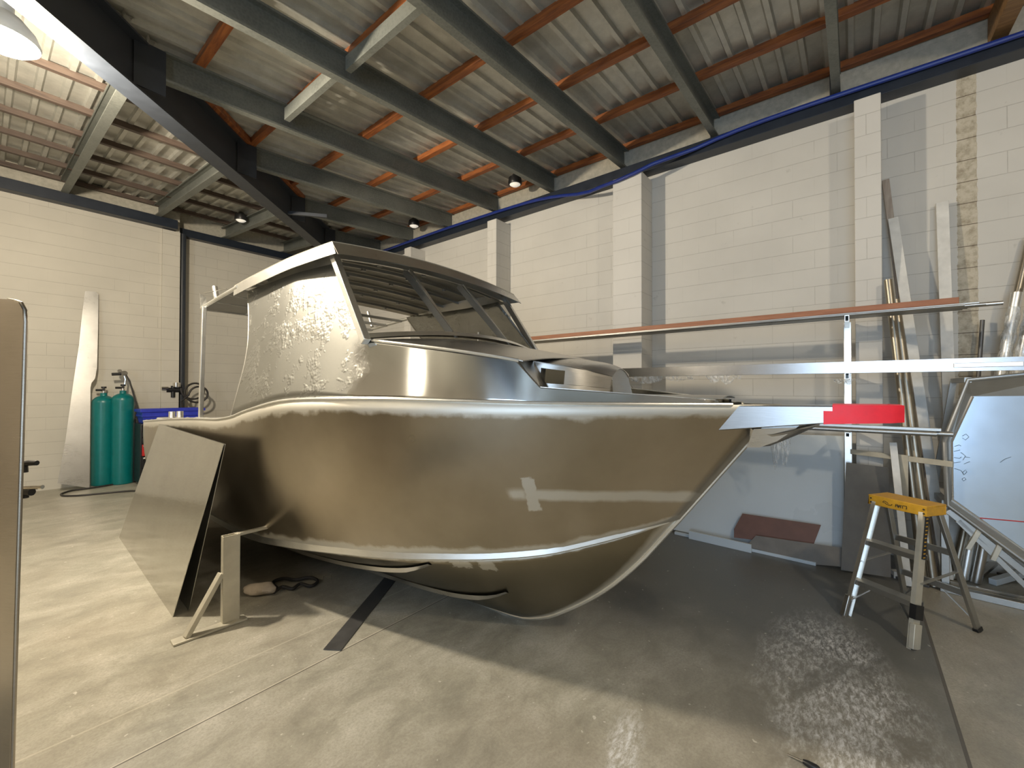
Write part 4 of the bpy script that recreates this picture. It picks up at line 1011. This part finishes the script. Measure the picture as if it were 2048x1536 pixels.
# ------------------------------------------------------------------ stock rack on the right wall
rack = empty('wall_rack', (5.25, 0.03, 0))
RY = 0.04
for y in (RY, 4.0, -2.4):
    MB().bar((5.27, y, 0.0), (5.27, y, 2.30), 0.05, 0.06, up=(0, 1, 0)).build('upright', M['alu_bright'], rack, bevel=0.004)
    for z in (2.27, 1.765, 1.25):
        MB().hollow((4.74, y, z), (5.27, y, z), 0.032, 0.055 if z > 1.3 else 0.04, 0.005).build('arm', M['alu_bright'], rack, smooth=0)
for y in (4.0, -2.4):
    MB().bar((5.27, y, 1.4), (WX, y, 1.4), 0.04, 0.04).build('wall_stay', M['alu_dull'], rack)
tag(rack, 'silver cantilever stock rack with box section arms on the right wall', 'rack')
AZ = 2.27+0.0275
def stock(name, y0, y1, x, z, w_, h_, mat, label, cat, hollow=False, group=None):
    mb = MB()
    if hollow: mb.hollow((x, y0, z+h_/2), (x, y1, z+h_/2), w_, h_, 0.003)
    else: mb.bar((x, y0, z+h_/2), (x, y1, z+h_/2), w_, h_)
    o = mb.build(name, mat, smooth=0, bevel=0.0 if hollow else 0.003); return tag(o, label, cat, group)
def rod(y0, y1, x, z, r, mat, label, group=None):
    mb = MB(); t = 0.003; mb.tube([(x, y0, z+r), (x, y1, z+r)], r, 18, caps=False); mb.tube([(x, y1, z+r), (x, y0, z+r)], r-t, 18, caps=False)
    for yy in (y0, y1):
        i = len(mb.v)
        for q in range(18):
            a = 2*math.pi*q/18; mb.v.append(V(x+r*math.cos(a), yy, z+r+r*math.sin(a))); mb.v.append(V(x+(r-t)*math.cos(a), yy, z+r+(r-t)*math.sin(a)))
        for q in range(18): j = (q+1) % 18; mb.f.append((i+2*q, i+2*j, i+2*j+1, i+2*q+1))
    o = mb.build('aluminium_tube', mat); return tag(o, label, 'tube', group)
stock('timber_profile', -0.66, 4.25, 4.88, AZ+0.035, 0.07, 0.05, M['wood_rail'], 'long terracotta brown profile on top of the upper rack arms', 'profile')
stock('angle_profile', -0.77, 4.25, 4.86, AZ+0.020, 0.05, 0.014, M['alu_dull'], 'silver flat profile directly under the brown profile', 'profile')
rod(-0.68, 4.25, 4.78, AZ, 0.009, M['alu_dull'], 'thinnest grey rod at the front of the upper rack arms')
rod(-0.80, 4.25, 4.83, AZ, 0.010, M['alu'], 'thin grey rod, second from the front on the upper rack arms')
rod(-0.90, 4.25, 4.90, AZ, 0.017, M['alu'], 'thin silver tube on the upper rack arms, sticking out farthest right')
rod(-0.72, 4.25, 4.96, AZ, 0.017, M['alu'], 'thin silver tube on the upper rack arms, third from the front')
rod(-0.70, 4.25, 5.02, AZ, 0.017, M['alu'], 'thin silver tube on the upper rack arms, nearest the wall')
BZ = 1.765+0.0275
stock('box_section', -1.9, 2.7, 4.83, BZ, 0.05, 0.10, M['alu_mid'], 'long bright box section bar on the middle rack arms', 'metal bar', hollow=True)
stock('flat_strip', -0.98, -0.62, 4.795, BZ+0.028, 0.006, 0.035, M['alu_bright'], 'short bright strip clipped to the face of the long box section', 'metal strip')
stock('angle_bar', -0.75, 2.3, 4.90, BZ, 0.04, 0.03, M['alu_dull'], 'dull angle bar lying behind the long bright box section', 'metal bar')
CZ_ = 1.25+0.02
rod(-0.52, 0.9, 4.80, CZ_, 0.02, M['alu_dull'], 'grey tube at the front of the lowest rack arms')
rod(-0.62, 0.85, 4.86, CZ_, 0.02, M['alu_dull'], 'grey tube second from the front on the lowest rack arms')
rod(-0.45, 0.9, 4.93, CZ_, 0.024, M['alu'], 'thicker tube at the back of the lowest rack arms')
stock('box_section', -0.55, 0.8, 4.83, CZ_+0.041, 0.05, 0.025, M['alu_dull'], 'flat grey bar laid on the tubes of the lowest rack arms', 'metal bar')
# hanging wrap
def wrap(y0, y1, x, ztop, drop, label, seed):
    rnd = random.Random(seed); g = []; n = 26
    for k in range(n):
        t = k/(n-1); y = y0+(y1-y0)*t; env = (0.35+0.65*abs(math.sin(t*7.3+seed)))*math.sin(math.pi*min(1, max(0.05, t)))**0.4
        g.append([(x+0.012*math.sin(k*1.9+q*1.3)+0.006*rnd.uniform(-1, 1), y+0.008*rnd.uniform(-1, 1), ztop-drop*env*q/6+0.004*rnd.uniform(-1, 1)) for q in range(7)])
    o = MB().grid(g).build('plastic_wrap', M['film'], smooth=60); return tag(o, label, 'plastic wrap')
wrap(1.35, 2.35, 4.79, BZ-0.003, 0.085, 'crumpled clear wrap hanging under the box section near the boat', 1)
wrap(0.88, 1.22, 4.79, BZ-0.003, 0.10, 'small tuft of clear wrap hanging under the box section, midway', 2)
wrap(-0.04, 0.14, 4.735, BZ-0.055, 0.05, 'scrap of clear wrap caught on the middle rack arm', 5)
wrap(0.45, 0.66, 4.77, CZ_+0.0, 0.42, 'torn clear wrap hanging from the lowest rack tubes by the bow', 3)

# ------------------------------------------------------------------ sheets and boards leaning on the right wall
def lean(x0, x1, zt): return (V(x1-x0, 0, zt))
def leaner(name, poly, xb, xt, zt, mat, label, cat='board', t=0.006, zoff=0.0):
    """polygon seen on a plane leaning from (xb, floor) to (xt, zt)"""
    n = V(-zt, 0, xt-xb).normalized()
    pts = [on_plane(px, py, (xb, 0, zoff), n) for px, py in poly]
    lo = min(p.z for p in pts)
    if lo < 0.003: pts = [p+V(0, 0, 0.003-lo) if p.z < 0.05 else p for p in pts]
    o = MB().prism(pts, -n*t if n.x < 0 else n*t).build(name, mat, smooth=0); return tag(o, label, cat)
leaner('white_sheet', [(1290, 1050), (1345, 1064), (1632, 1128), (1688, 1128), (1688, 872), (1500, 866), (1290, 866)], 5.02, 5.50, 1.12, M['whitefilm'], 'big pale blue-white sheet leaning on the right wall behind the bow', 'sheet')
leaner('brown_board', [(1468, 1058), (1485, 1027), (1642, 1050), (1626, 1092), (1500, 1079), (1468, 1075)], 4.94, 5.06, 0.30, M['brownboard'], 'brown ply offcut leaning on the foot of the pale sheet')
leaner('grey_board', [(1492, 1092), (1512, 1071), (1700, 1098), (1700, 1135), (1620, 1128)], 4.88, 4.97, 0.20, M['greyboard'], 'low grey board leaning in front of the brown ply offcut')
leaner('dark_board', [(1682, 1140), (1692, 925), (1778, 935), (1782, 1155)], 4.86, 5.20, 1.0, M['darkboard'], 'dark grey board leaning upright behind the stepladder', t=0.012)
def floor_strip(a, b, wd, h, mat, label, cat='metal strip', z=0.001):
    p = floor_pt(*a); q = floor_pt(*b); o = MB().bar(p+V(0, 0, h/2+z), q+V(0, 0, h/2+z), wd, h).build('floor_strip', mat, bevel=0.001); return tag(o, label, cat)
floor_strip((1350, 1068), (1632, 1131), 0.035, 0.03, M['whitefilm'], 'long pale strip on the floor along the foot of the white sheet')
floor_strip((1378, 1077), (1503, 1106), 0.018, 0.085, M['whitefilm'], 'short pale strip lying above the long one near the brown ply')
floor_strip((1500, 1100), (1600, 1122), 0.012, 0.01, M['alu'], 'thin bright strip on the floor just in front of the long pale strip')
floor_strip((1640, 1122), (1700, 1140), 0.03, 0.012, M['darkboard'], 'dark strip on the floor continuing right of the long pale strip')

# poles standing against the wall
def pole(name, foot, topx, toppx, wd, mat, label, cat, rnd=False, foot_x=None):
    f_ = on_x(foot[0], 1000, foot_x or foot[1]); f_ = V(f_.x, f_.y, 0.01)
    t_ = on_x(toppx[0], toppx[1], topx)
    mb = MB()
    if rnd: mb.tube([f_, t_], wd/2, 16)
    else: mb.bar(f_, t_, wd, wd*0.5, up=(1, 0, 0))
    o = mb.build(name, mat, bevel=0 if rnd else 0.002); POLES.append(o); return tag(o, label, cat)
POLES = []
pole('timber_pole', (1868, 5.40), 5.60, (1771, 360), 0.055, M['greytimber'], 'tallest grey-brown timber batten leaning on the wall behind the tan tubes', 'batten')
pole('white_batten', (1893, 5.24), 5.52, (1786, 437), 0.075, M['white'], 'white painted batten leaning just right of the tallest timber batten', 'batten')
pole('tan_tube', (1846, 4.98), 5.22, (1776, 560), 0.062, M['tan_tube'], 'tan film-covered tube leaning through the rack, left of the pair', 'tube', True)
pole('tan_tube', (1866, 4.98), 5.24, (1790, 600), 0.07, M['tan_tube'], 'tan film-covered tube leaning through the rack, right of the pair', 'tube', True)
pole('white_batten', (1908, 5.42), 5.62, (1884, 405), 0.085, M['white'], 'wide white batten standing nearly upright left of the bare block stripe', 'batten')
pole('white_batten', (1815, 4.85), 5.02, (1786, 885), 0.05, M['white'], 'short white batten leaning behind the ladder legs', 'batten')
pole('thin_pole', (1928, 5.45), 5.60, (1965, 640), 0.03, M['steelbar'], 'thin dark pole standing right of the bare block stripe', 'pole', True)
pole('wrapped_tube', (1905, 5.3), 5.60, (2062, 470), 0.055, M['tan_tube'], 'slanting tan tube leaning to the right edge of the view', 'tube', True)
pole('wrapped_tube', (1925, 5.32), 5.48, (2034, 585), 0.07, M['alu_bright'], 'slanting silver tube in clear wrap at the right edge, shorter one', 'tube', True)
pole('wrapped_tube', (1950, 5.30), 5.40, (2075, 560), 0.07, M['alu'], 'slanting silver tube in clear wrap, farthest right of the three', 'tube', True)
for (fx, fy, tx, ty, lab) in ((1925, 5.32, 2034, 585, 'clear film sleeve on the shorter slanting silver tube'), (1950, 5.30, 2075, 560, 'clear film sleeve on the farthest right slanting tube')):
    a = on_x(fx, 1000, fy); a = V(a.x, a.y, 0.01); b = on_x(tx, ty, 5.48 if ty == 585 else 5.40); pts = [a.lerp(b, 0.35+0.6*k/24) for k in range(25)]
    o = MB().tube(pts, [0.042+0.006*math.sin(k*2.3) for k in range(25)], 12, caps=False).build('film_sleeve', M['film'], POLES[-2 if ty == 585 else -1]); o['label'] = lab

# ------------------------------------------------------------------ stepladder
lad = empty('stepladder', floor_pt(1760, 1262))
FL = floor_pt(1690, 1231); FR = floor_pt(1828, 1298); RR = floor_pt(1955, 1262)
wv = (FR-FL); dv = (RR-FR); dv = dv-wv.normalized()*dv.dot(wv.normalized()); RL = FL+dv; RR = FR+dv
wn = wv.normalized(); dn_ = dv.normalized()
TH_ = 0.86
cF = (FL+FR)/2+dn_*0.24; tw = 0.30
TFL = cF-wn*tw/2+V(0, 0, TH_); TFR = cF+wn*tw/2+V(0, 0, TH_)
TRL = TFL+dn_*0.12-V(0, 0, 0.02); TRR = TFR+dn_*0.12-V(0, 0, 0.02)
fn = V(0, 0, 1)
rails = []
for (a, b, mt) in ((FL, TFL, M['alu_bright']), (FR, TFR, M['paleweld'])):
    mb = MB(); s_ = wn if a is FL else -wn
    mb.bar(a, b, 0.004, 0.062, up=dn_); mb.bar(a+s_*0.012-dn_*0.03, b+s_*0.012-dn_*0.03, 0.024, 0.004, up=dn_); mb.bar(a+s_*0.012+dn_*0.03, b+s_*0.012+dn_*0.03, 0.024, 0.004, up=dn_)
    rl = mb.build('front_rail', mt, lad, smooth=0)
    MB().bar(a-V(0, 0, 0.0), a+(b-a)*0.17, 0.03, 0.07, up=dn_).build('rubber_foot', M['paleweld'] if a is FR else M['alu'], lad, bevel=0.003)
    if a is FR: MB().bar(a+(b-a)*0.2-wn*0.004, a+(b-a)*0.30-wn*0.004, 0.036, 0.074, up=dn_).build('black_tape', M['black'], lad)
for (a, b) in ((RL, TRL), (RR, TRR)):
    MB().bar(a, b, 0.022, 0.045, up=dn_).build('rear_rail', M['alu_dull'], lad, bevel=0.003)
    MB().bar(a, a+(b-a)*0.03, 0.03, 0.055, up=dn_).build('rubber_foot', M['black'], lad)
for f in (0.31, 0.64):
    a = FL.lerp(TFL, f)+wn*0.004; b = FR.lerp(TFR, f)-wn*0.004
    MB().bar(a+dn_*0.02, b+dn_*0.02, 0.085, 0.006).bar(a-dn_*0.022+V(0, 0, -0.014), b-dn_*0.022+V(0, 0, -0.014), 0.004, 0.034).bar(a+dn_*0.062+V(0, 0, -0.014), b+dn_*0.062+V(0, 0, -0.014), 0.004, 0.034).build('step', M['alu_dull'], lad)
    a = RL.lerp(TRL, f); b = RR.lerp(TRR, f)
    MB().bar(a, b, 0.02, 0.04).build('rear_crossbar', M['alu_dull'], lad)
s1 = FL.lerp(FR, 0.5)+dn_*0.08
MB().bar(FL.lerp(TFL, 0.12), FL.lerp(TFL, 0.31).lerp(FR.lerp(TFR, 0.31), 0.35)+dn_*0.03, 0.016, 0.006).build('diagonal_brace', M['alu'], lad)
MB().bar(FR.lerp(TFR, 0.12), FL.lerp(TFL, 0.31).lerp(FR.lerp(TFR, 0.31), 0.62)+dn_*0.03, 0.016, 0.006).build('diagonal_brace', M['alu_dull'], lad)
MB().bar(RL.lerp(TRL, 0.08), RL.lerp(TRL, 0.31).lerp(RR.lerp(TRR, 0.31), 0.4), 0.016, 0.006).build('diagonal_brace', M['alu_dull'], lad)
MB().bar(RR.lerp(TRR, 0.08), RL.lerp(TRL, 0.31).lerp(RR.lerp(TRR, 0.31), 0.6), 0.016, 0.006).build('diagonal_brace', M['alu_dull'], lad)
MB().bar(FR.lerp(TFR, 0.45)+wn*0.006, RR.lerp(TRR, 0.5)+wn*0.006, 0.006, 0.022, up=dn_).build('spreader', M['alu_dull'], lad)
MB().bar(FL.lerp(TFL, 0.45)-wn*0.006, RL.lerp(TRL, 0.5)-wn*0.006, 0.006, 0.022, up=dn_).build('spreader', M['alu_dull'], lad)
tc = (TFL+TFR+TRL+TRR)/4
Rl = Matrix((wn, dn_, V(0, 0, 1))).transposed()
mb = MB(); mb.box(tc+V(0, 0, 0.02), (tw+0.05, 0.20, 0.012), R=Rl)
for s_ in (-1, 1): mb.box(tc+dn_*s_*0.096+V(0, 0, -0.012), (tw+0.05, 0.008, 0.062), R=Rl); mb.box(tc+wn*s_*(tw/2+0.021)+V(0, 0, -0.012), (0.008, 0.20, 0.062), R=Rl)
top = mb.build('top_cap', M['yellow'], lad, bevel=0.003); top['label'] = 'worn yellow plastic top cap'
mb = MB()
for a in (-1, 1):
    for z in (0.002, -0.026):
        c_ = tc+wn*a*(tw/2+0.008)-dn_*0.101+V(0, 0, z); mb.tube([c_+dn_*0.002, c_-dn_*0.003], 0.0055, 10)
mb.build('rivet', M['ink'], top)
# hand-inked mark on the cap front
ink = MB()
def stroke(pts, r=0.0022):
    ink.tube([tc+wn*(x*0.075)+V(0, 0, z*0.075-0.012)-dn_*0.1015 for x, z in pts], r, 6)
stroke([(-0.62, 0.0), (-0.72, 0.08), (-0.85, 0.16), (-1.0, 0.17), (-1.08, 0.08), (-1.02, -0.02)]); stroke([(-0.95, 0.05), (-0.8, -0.08), (-0.6, -0.12), (-0.4, -0.10), (-0.32, 0.02)])
stroke([(-0.05, -0.14), (0.0, 0.12), (0.12, 0.12), (0.14, -0.14)]); stroke([(0.02, 0.0), (0.3, -0.02)]); stroke([(0.2, -0.16), (0.24, 0.1), (0.34, 0.1), (0.36, -0.14)]); stroke([(0.36, 0.08), (0.5, 0.1), (0.52, -0.14)]); stroke([(0.56, 0.12), (0.82, 0.14), (0.84, -0.02), (0.80, -0.14)])
ink.build('inked_mark', M['ink'], top)
# yellow-black scale sticker on the right rail
la = FR.lerp(TFR, 0.62)+wn*0.004; lb = FR.lerp(TFR, 0.93)+wn*0.004
MB().bar(la+dn_*0.01, lb+dn_*0.01, 0.003, 0.036, up=dn_).build('warning_sticker', M['black'], lad)
mb = MB()
for k in range(11):
    c_ = la.lerp(lb, (k+0.5)/11)+dn_*0.01+wn*0.002; mb.bar(c_-dn_*0.010, c_+dn_*0.010, 0.002, 0.006)
mb.build('sticker_text', M['yellow'], lad)
tag(lad, 'short aluminium stepladder with a worn yellow top standing right of the bow', 'stepladder')

# bar with a hole and upright flat plate behind the ladder
hbp = V(5.235, 0.02, 1.05); hb2 = V(4.86, -0.62, 1.05)
hb_ = MB().bar(hbp, hb2, 0.02, 0.045).build('cross_rail', M['paleweld'], bevel=0.002); tag(hb_, 'horizontal silver rail behind the top of the stepladder', 'rail')
pq = hbp.lerp(hb2, 0.52)
o = MB().box(V(pq.x-0.022, pq.y-0.01, pq.z-0.16), (0.006, 0.10, 0.38), rz=-0.53).build('flat_plate', M['paleweld'], bevel=0.001); tag(o, 'upright pale flat plate hanging on the rail above the yellow ladder top', 'plate')

# ------------------------------------------------------------------ framed console unit at the right edge
cu = empty('console_frame', V(4.9, -0.9, 0))
A0 = EYE+R_*3.52+Fh*3.46; dC = (R_*0.80-Fh*0.60).normalized(); nC = dC.cross(V(0, 0, 1)).normalized()
if nC.dot(Fh) > 0: nC = -nC
def cp_(px, py, back=0.0): return on_plane(px, py, A0-nC*back, nC)
outer = [(1936, 760), (1889, 882), (1895, 1010), (2075, 1142)]
inner = [(1949, 793), (1906, 885), (1908, 1003), (2075, 1122)]
PO = [cp_(*p) for p in outer]; PI = [cp_(*p) for p in inner]
trx = cp_(2075, 731); tri = cp_(2075, 789)
LX = dC*0.42
frame_pts = [trx+LX, PO[0], PO[1], PO[2], PO[3], PO[3]+LX+V(0, 0, -0.1)]
MB().tube([p+nC*0.0 for p in frame_pts], 0.018, 10).build('outer_frame', M['alu_dull'], cu)
mb = MB()
rowo = [trx+LX]+PO+[PO[3]+LX+V(0, 0, -0.1)]; rowi = [p-nC*0.07 for p in [tri+LX]+PI+[PI[3]+LX+V(0, 0, -0.1)]]
mb.grid([rowo, rowi]); mb.build('bevelled_side', M['alu_dull'], cu, smooth=0)
MB().tube([p+nC*0.0 for p in rowi[1:]], 0.012, 8).build('inner_frame', M['alu'], cu)
pan = MB().prism([p for p in rowi], -nC*0.005).build('filmed_panel', M['bluefilm'], cu, smooth=0); pan['label'] = 'blue-filmed reflective panel'
# hand marks on the film
ink = MB()
def pt2(px, py): return on_plane(px, py, A0-nC*0.069, nC)
for st_ in ([(1925, 872), (1932, 868), (1938, 874), (1931, 880), (1925, 876)], [(1909, 893), (1918, 890), (1922, 892)], [(1908, 903), (1920, 900)], [(1908, 915), (1919, 917), (1923, 914)], [(1908, 926), (1921, 924)], [(1909, 937), (1922, 941), (1928, 950)], [(1922, 905), (1931, 912), (1926, 920)], [(1929, 914), (1940, 915)], [(1928, 928), (1940, 923)], [(1925, 945), (1931, 940), (1934, 944), (1929, 949), (1925, 945)], [(1924, 958), (1929, 955), (1932, 959), (1927, 962), (1924, 958)], [(2000, 925), (2010, 918), (2022, 914)]):
    ink.tube([pt2(*p) for p in st_], 0.0022, 6)
ink.build('pen_marks', M['bluepen'], pan)
MB().tube([pt2(1960, 1036), pt2(2075, 1046)], 0.004, 6).build('panel_crease', M['redpaint'], pan)
def gp(px, py, b=0.0): return cp_(px, py, b)
for (a, b, w_) in (((1895, 1020), (2075, 1165), 0.05), ((1915, 1040), (2075, 1195), 0.04)):
    MB().bar(gp(*a, 0.05), gp(*b, 0.05), 0.04, w_).build('lower_rail', M['alu_dull'], cu, bevel=0.003)
for (a, b) in (((1962, 1055), (1935, 1098)), ((2000, 1090), (1985, 1120))):
    MB().bar(gp(*a, 0.02), gp(*b, 0.02), 0.03, 0.03).build('short_brace', M['paleweld'], cu, bevel=0.002)
for q, top_ in ((PO[2]-nC*0.12, 0.68), (PO[2]+dC*0.9-nC*0.12, 0.5), (PO[2]-nC*0.55+dC*0.1, 0.68), (PO[2]+dC*0.9-nC*0.55, 0.5)):
    MB().bar(V(q.x, q.y, 0.0), V(q.x, q.y, top_), 0.05, 0.05, up=(1, 0, 0)).build('leg', M['alu_dull'], cu, bevel=0.003)
MB().bar(PO[2]-nC*0.05, PO[2]-nC*0.6, 0.05, 0.05).build('lower_rail', M['alu_dull'], cu)
MB().bar(PO[0]-nC*0.0, PO[0]-nC*0.5, 0.04, 0.04).build('top_rail', M['alu_dull'], cu)
MB().bar(PO[0]-nC*0.5, PO[2]-nC*0.6, 0.04, 0.04).build('back_rail', M['alu_dull'], cu)
tag(cu, 'angular welded aluminium frame with a blue-filmed panel at the right edge', 'metal frame')

# scraps on the floor under it
sc_ = [((1880, 1180), (2090, 1228), 0.06, 0.05, 'alu_dull', 'long grey box section on the floor under the angular frame', 0.0),
       ((1900, 1168), (2090, 1206), 0.03, 0.02, 'alu', 'bright thin bar on the floor behind the long grey box section', 0.0),
       ((1945, 1165), (2000, 1142), 0.05, 0.03, 'alu', 'silver offcut slanting up among the scraps under the frame', 0.05),
       ((1985, 1170), (2060, 1158), 0.05, 0.05, 'whitefilm', 'pale blue square offcut under the frame', 0.02),
       ((1860, 1160), (1960, 1150), 0.05, 0.02, 'alu_dull', 'grey flat offcut on the floor behind the ladder legs', 0.0),
       ((1950, 1130), (2090, 1180), 0.08, 0.02, 'darkboard', 'dark offcut lying deepest under the angular frame', 0.0),
       ((1780, 1152), (1860, 1175), 0.05, 0.02, 'steelbar', 'dark flat bar on the floor seen between the ladder rails', 0.0)]
for a, b, w_, h_, mt, lab, z in sc_:
    p = floor_pt(*a); q = floor_pt(*b)
    o = MB().bar(p+V(0, 0, h_/2+0.001), q+V(0, 0, h_/2+0.001+z*2), w_, h_).build('metal_offcut', M[mt], bevel=0.002); tag(o, lab, 'metal offcut')
p = floor_pt(1795, 1155); o = MB().box(p+V(0, 0, 0.03), (0.06, 0.08, 0.06), rz=0.4).build('white_block', M['white'], bevel=0.003); tag(o, 'small white block on the floor seen through the ladder', 'block')
# screwdriver at the bottom edge
sd_ = empty('screwdriver', floor_pt(1612, 1528)); a = floor_pt(1575, 1512)+V(0, 0, 0.008); b = floor_pt(1606, 1528)+V(0, 0, 0.012); c_ = floor_pt(1640, 1546)+V(0, 0, 0.014)
MB().tube([a, b], 0.004, 8).build('shaft', M['chrome'], sd_); MB().tube([b, b.lerp(c_, 0.3), b.lerp(c_, 0.8), c_], [0.009, 0.013, 0.013, 0.009], 12).build('handle', M['black'], sd_)
tag(sd_, 'small screwdriver lying on the dusty floor at the bottom edge', 'screwdriver')
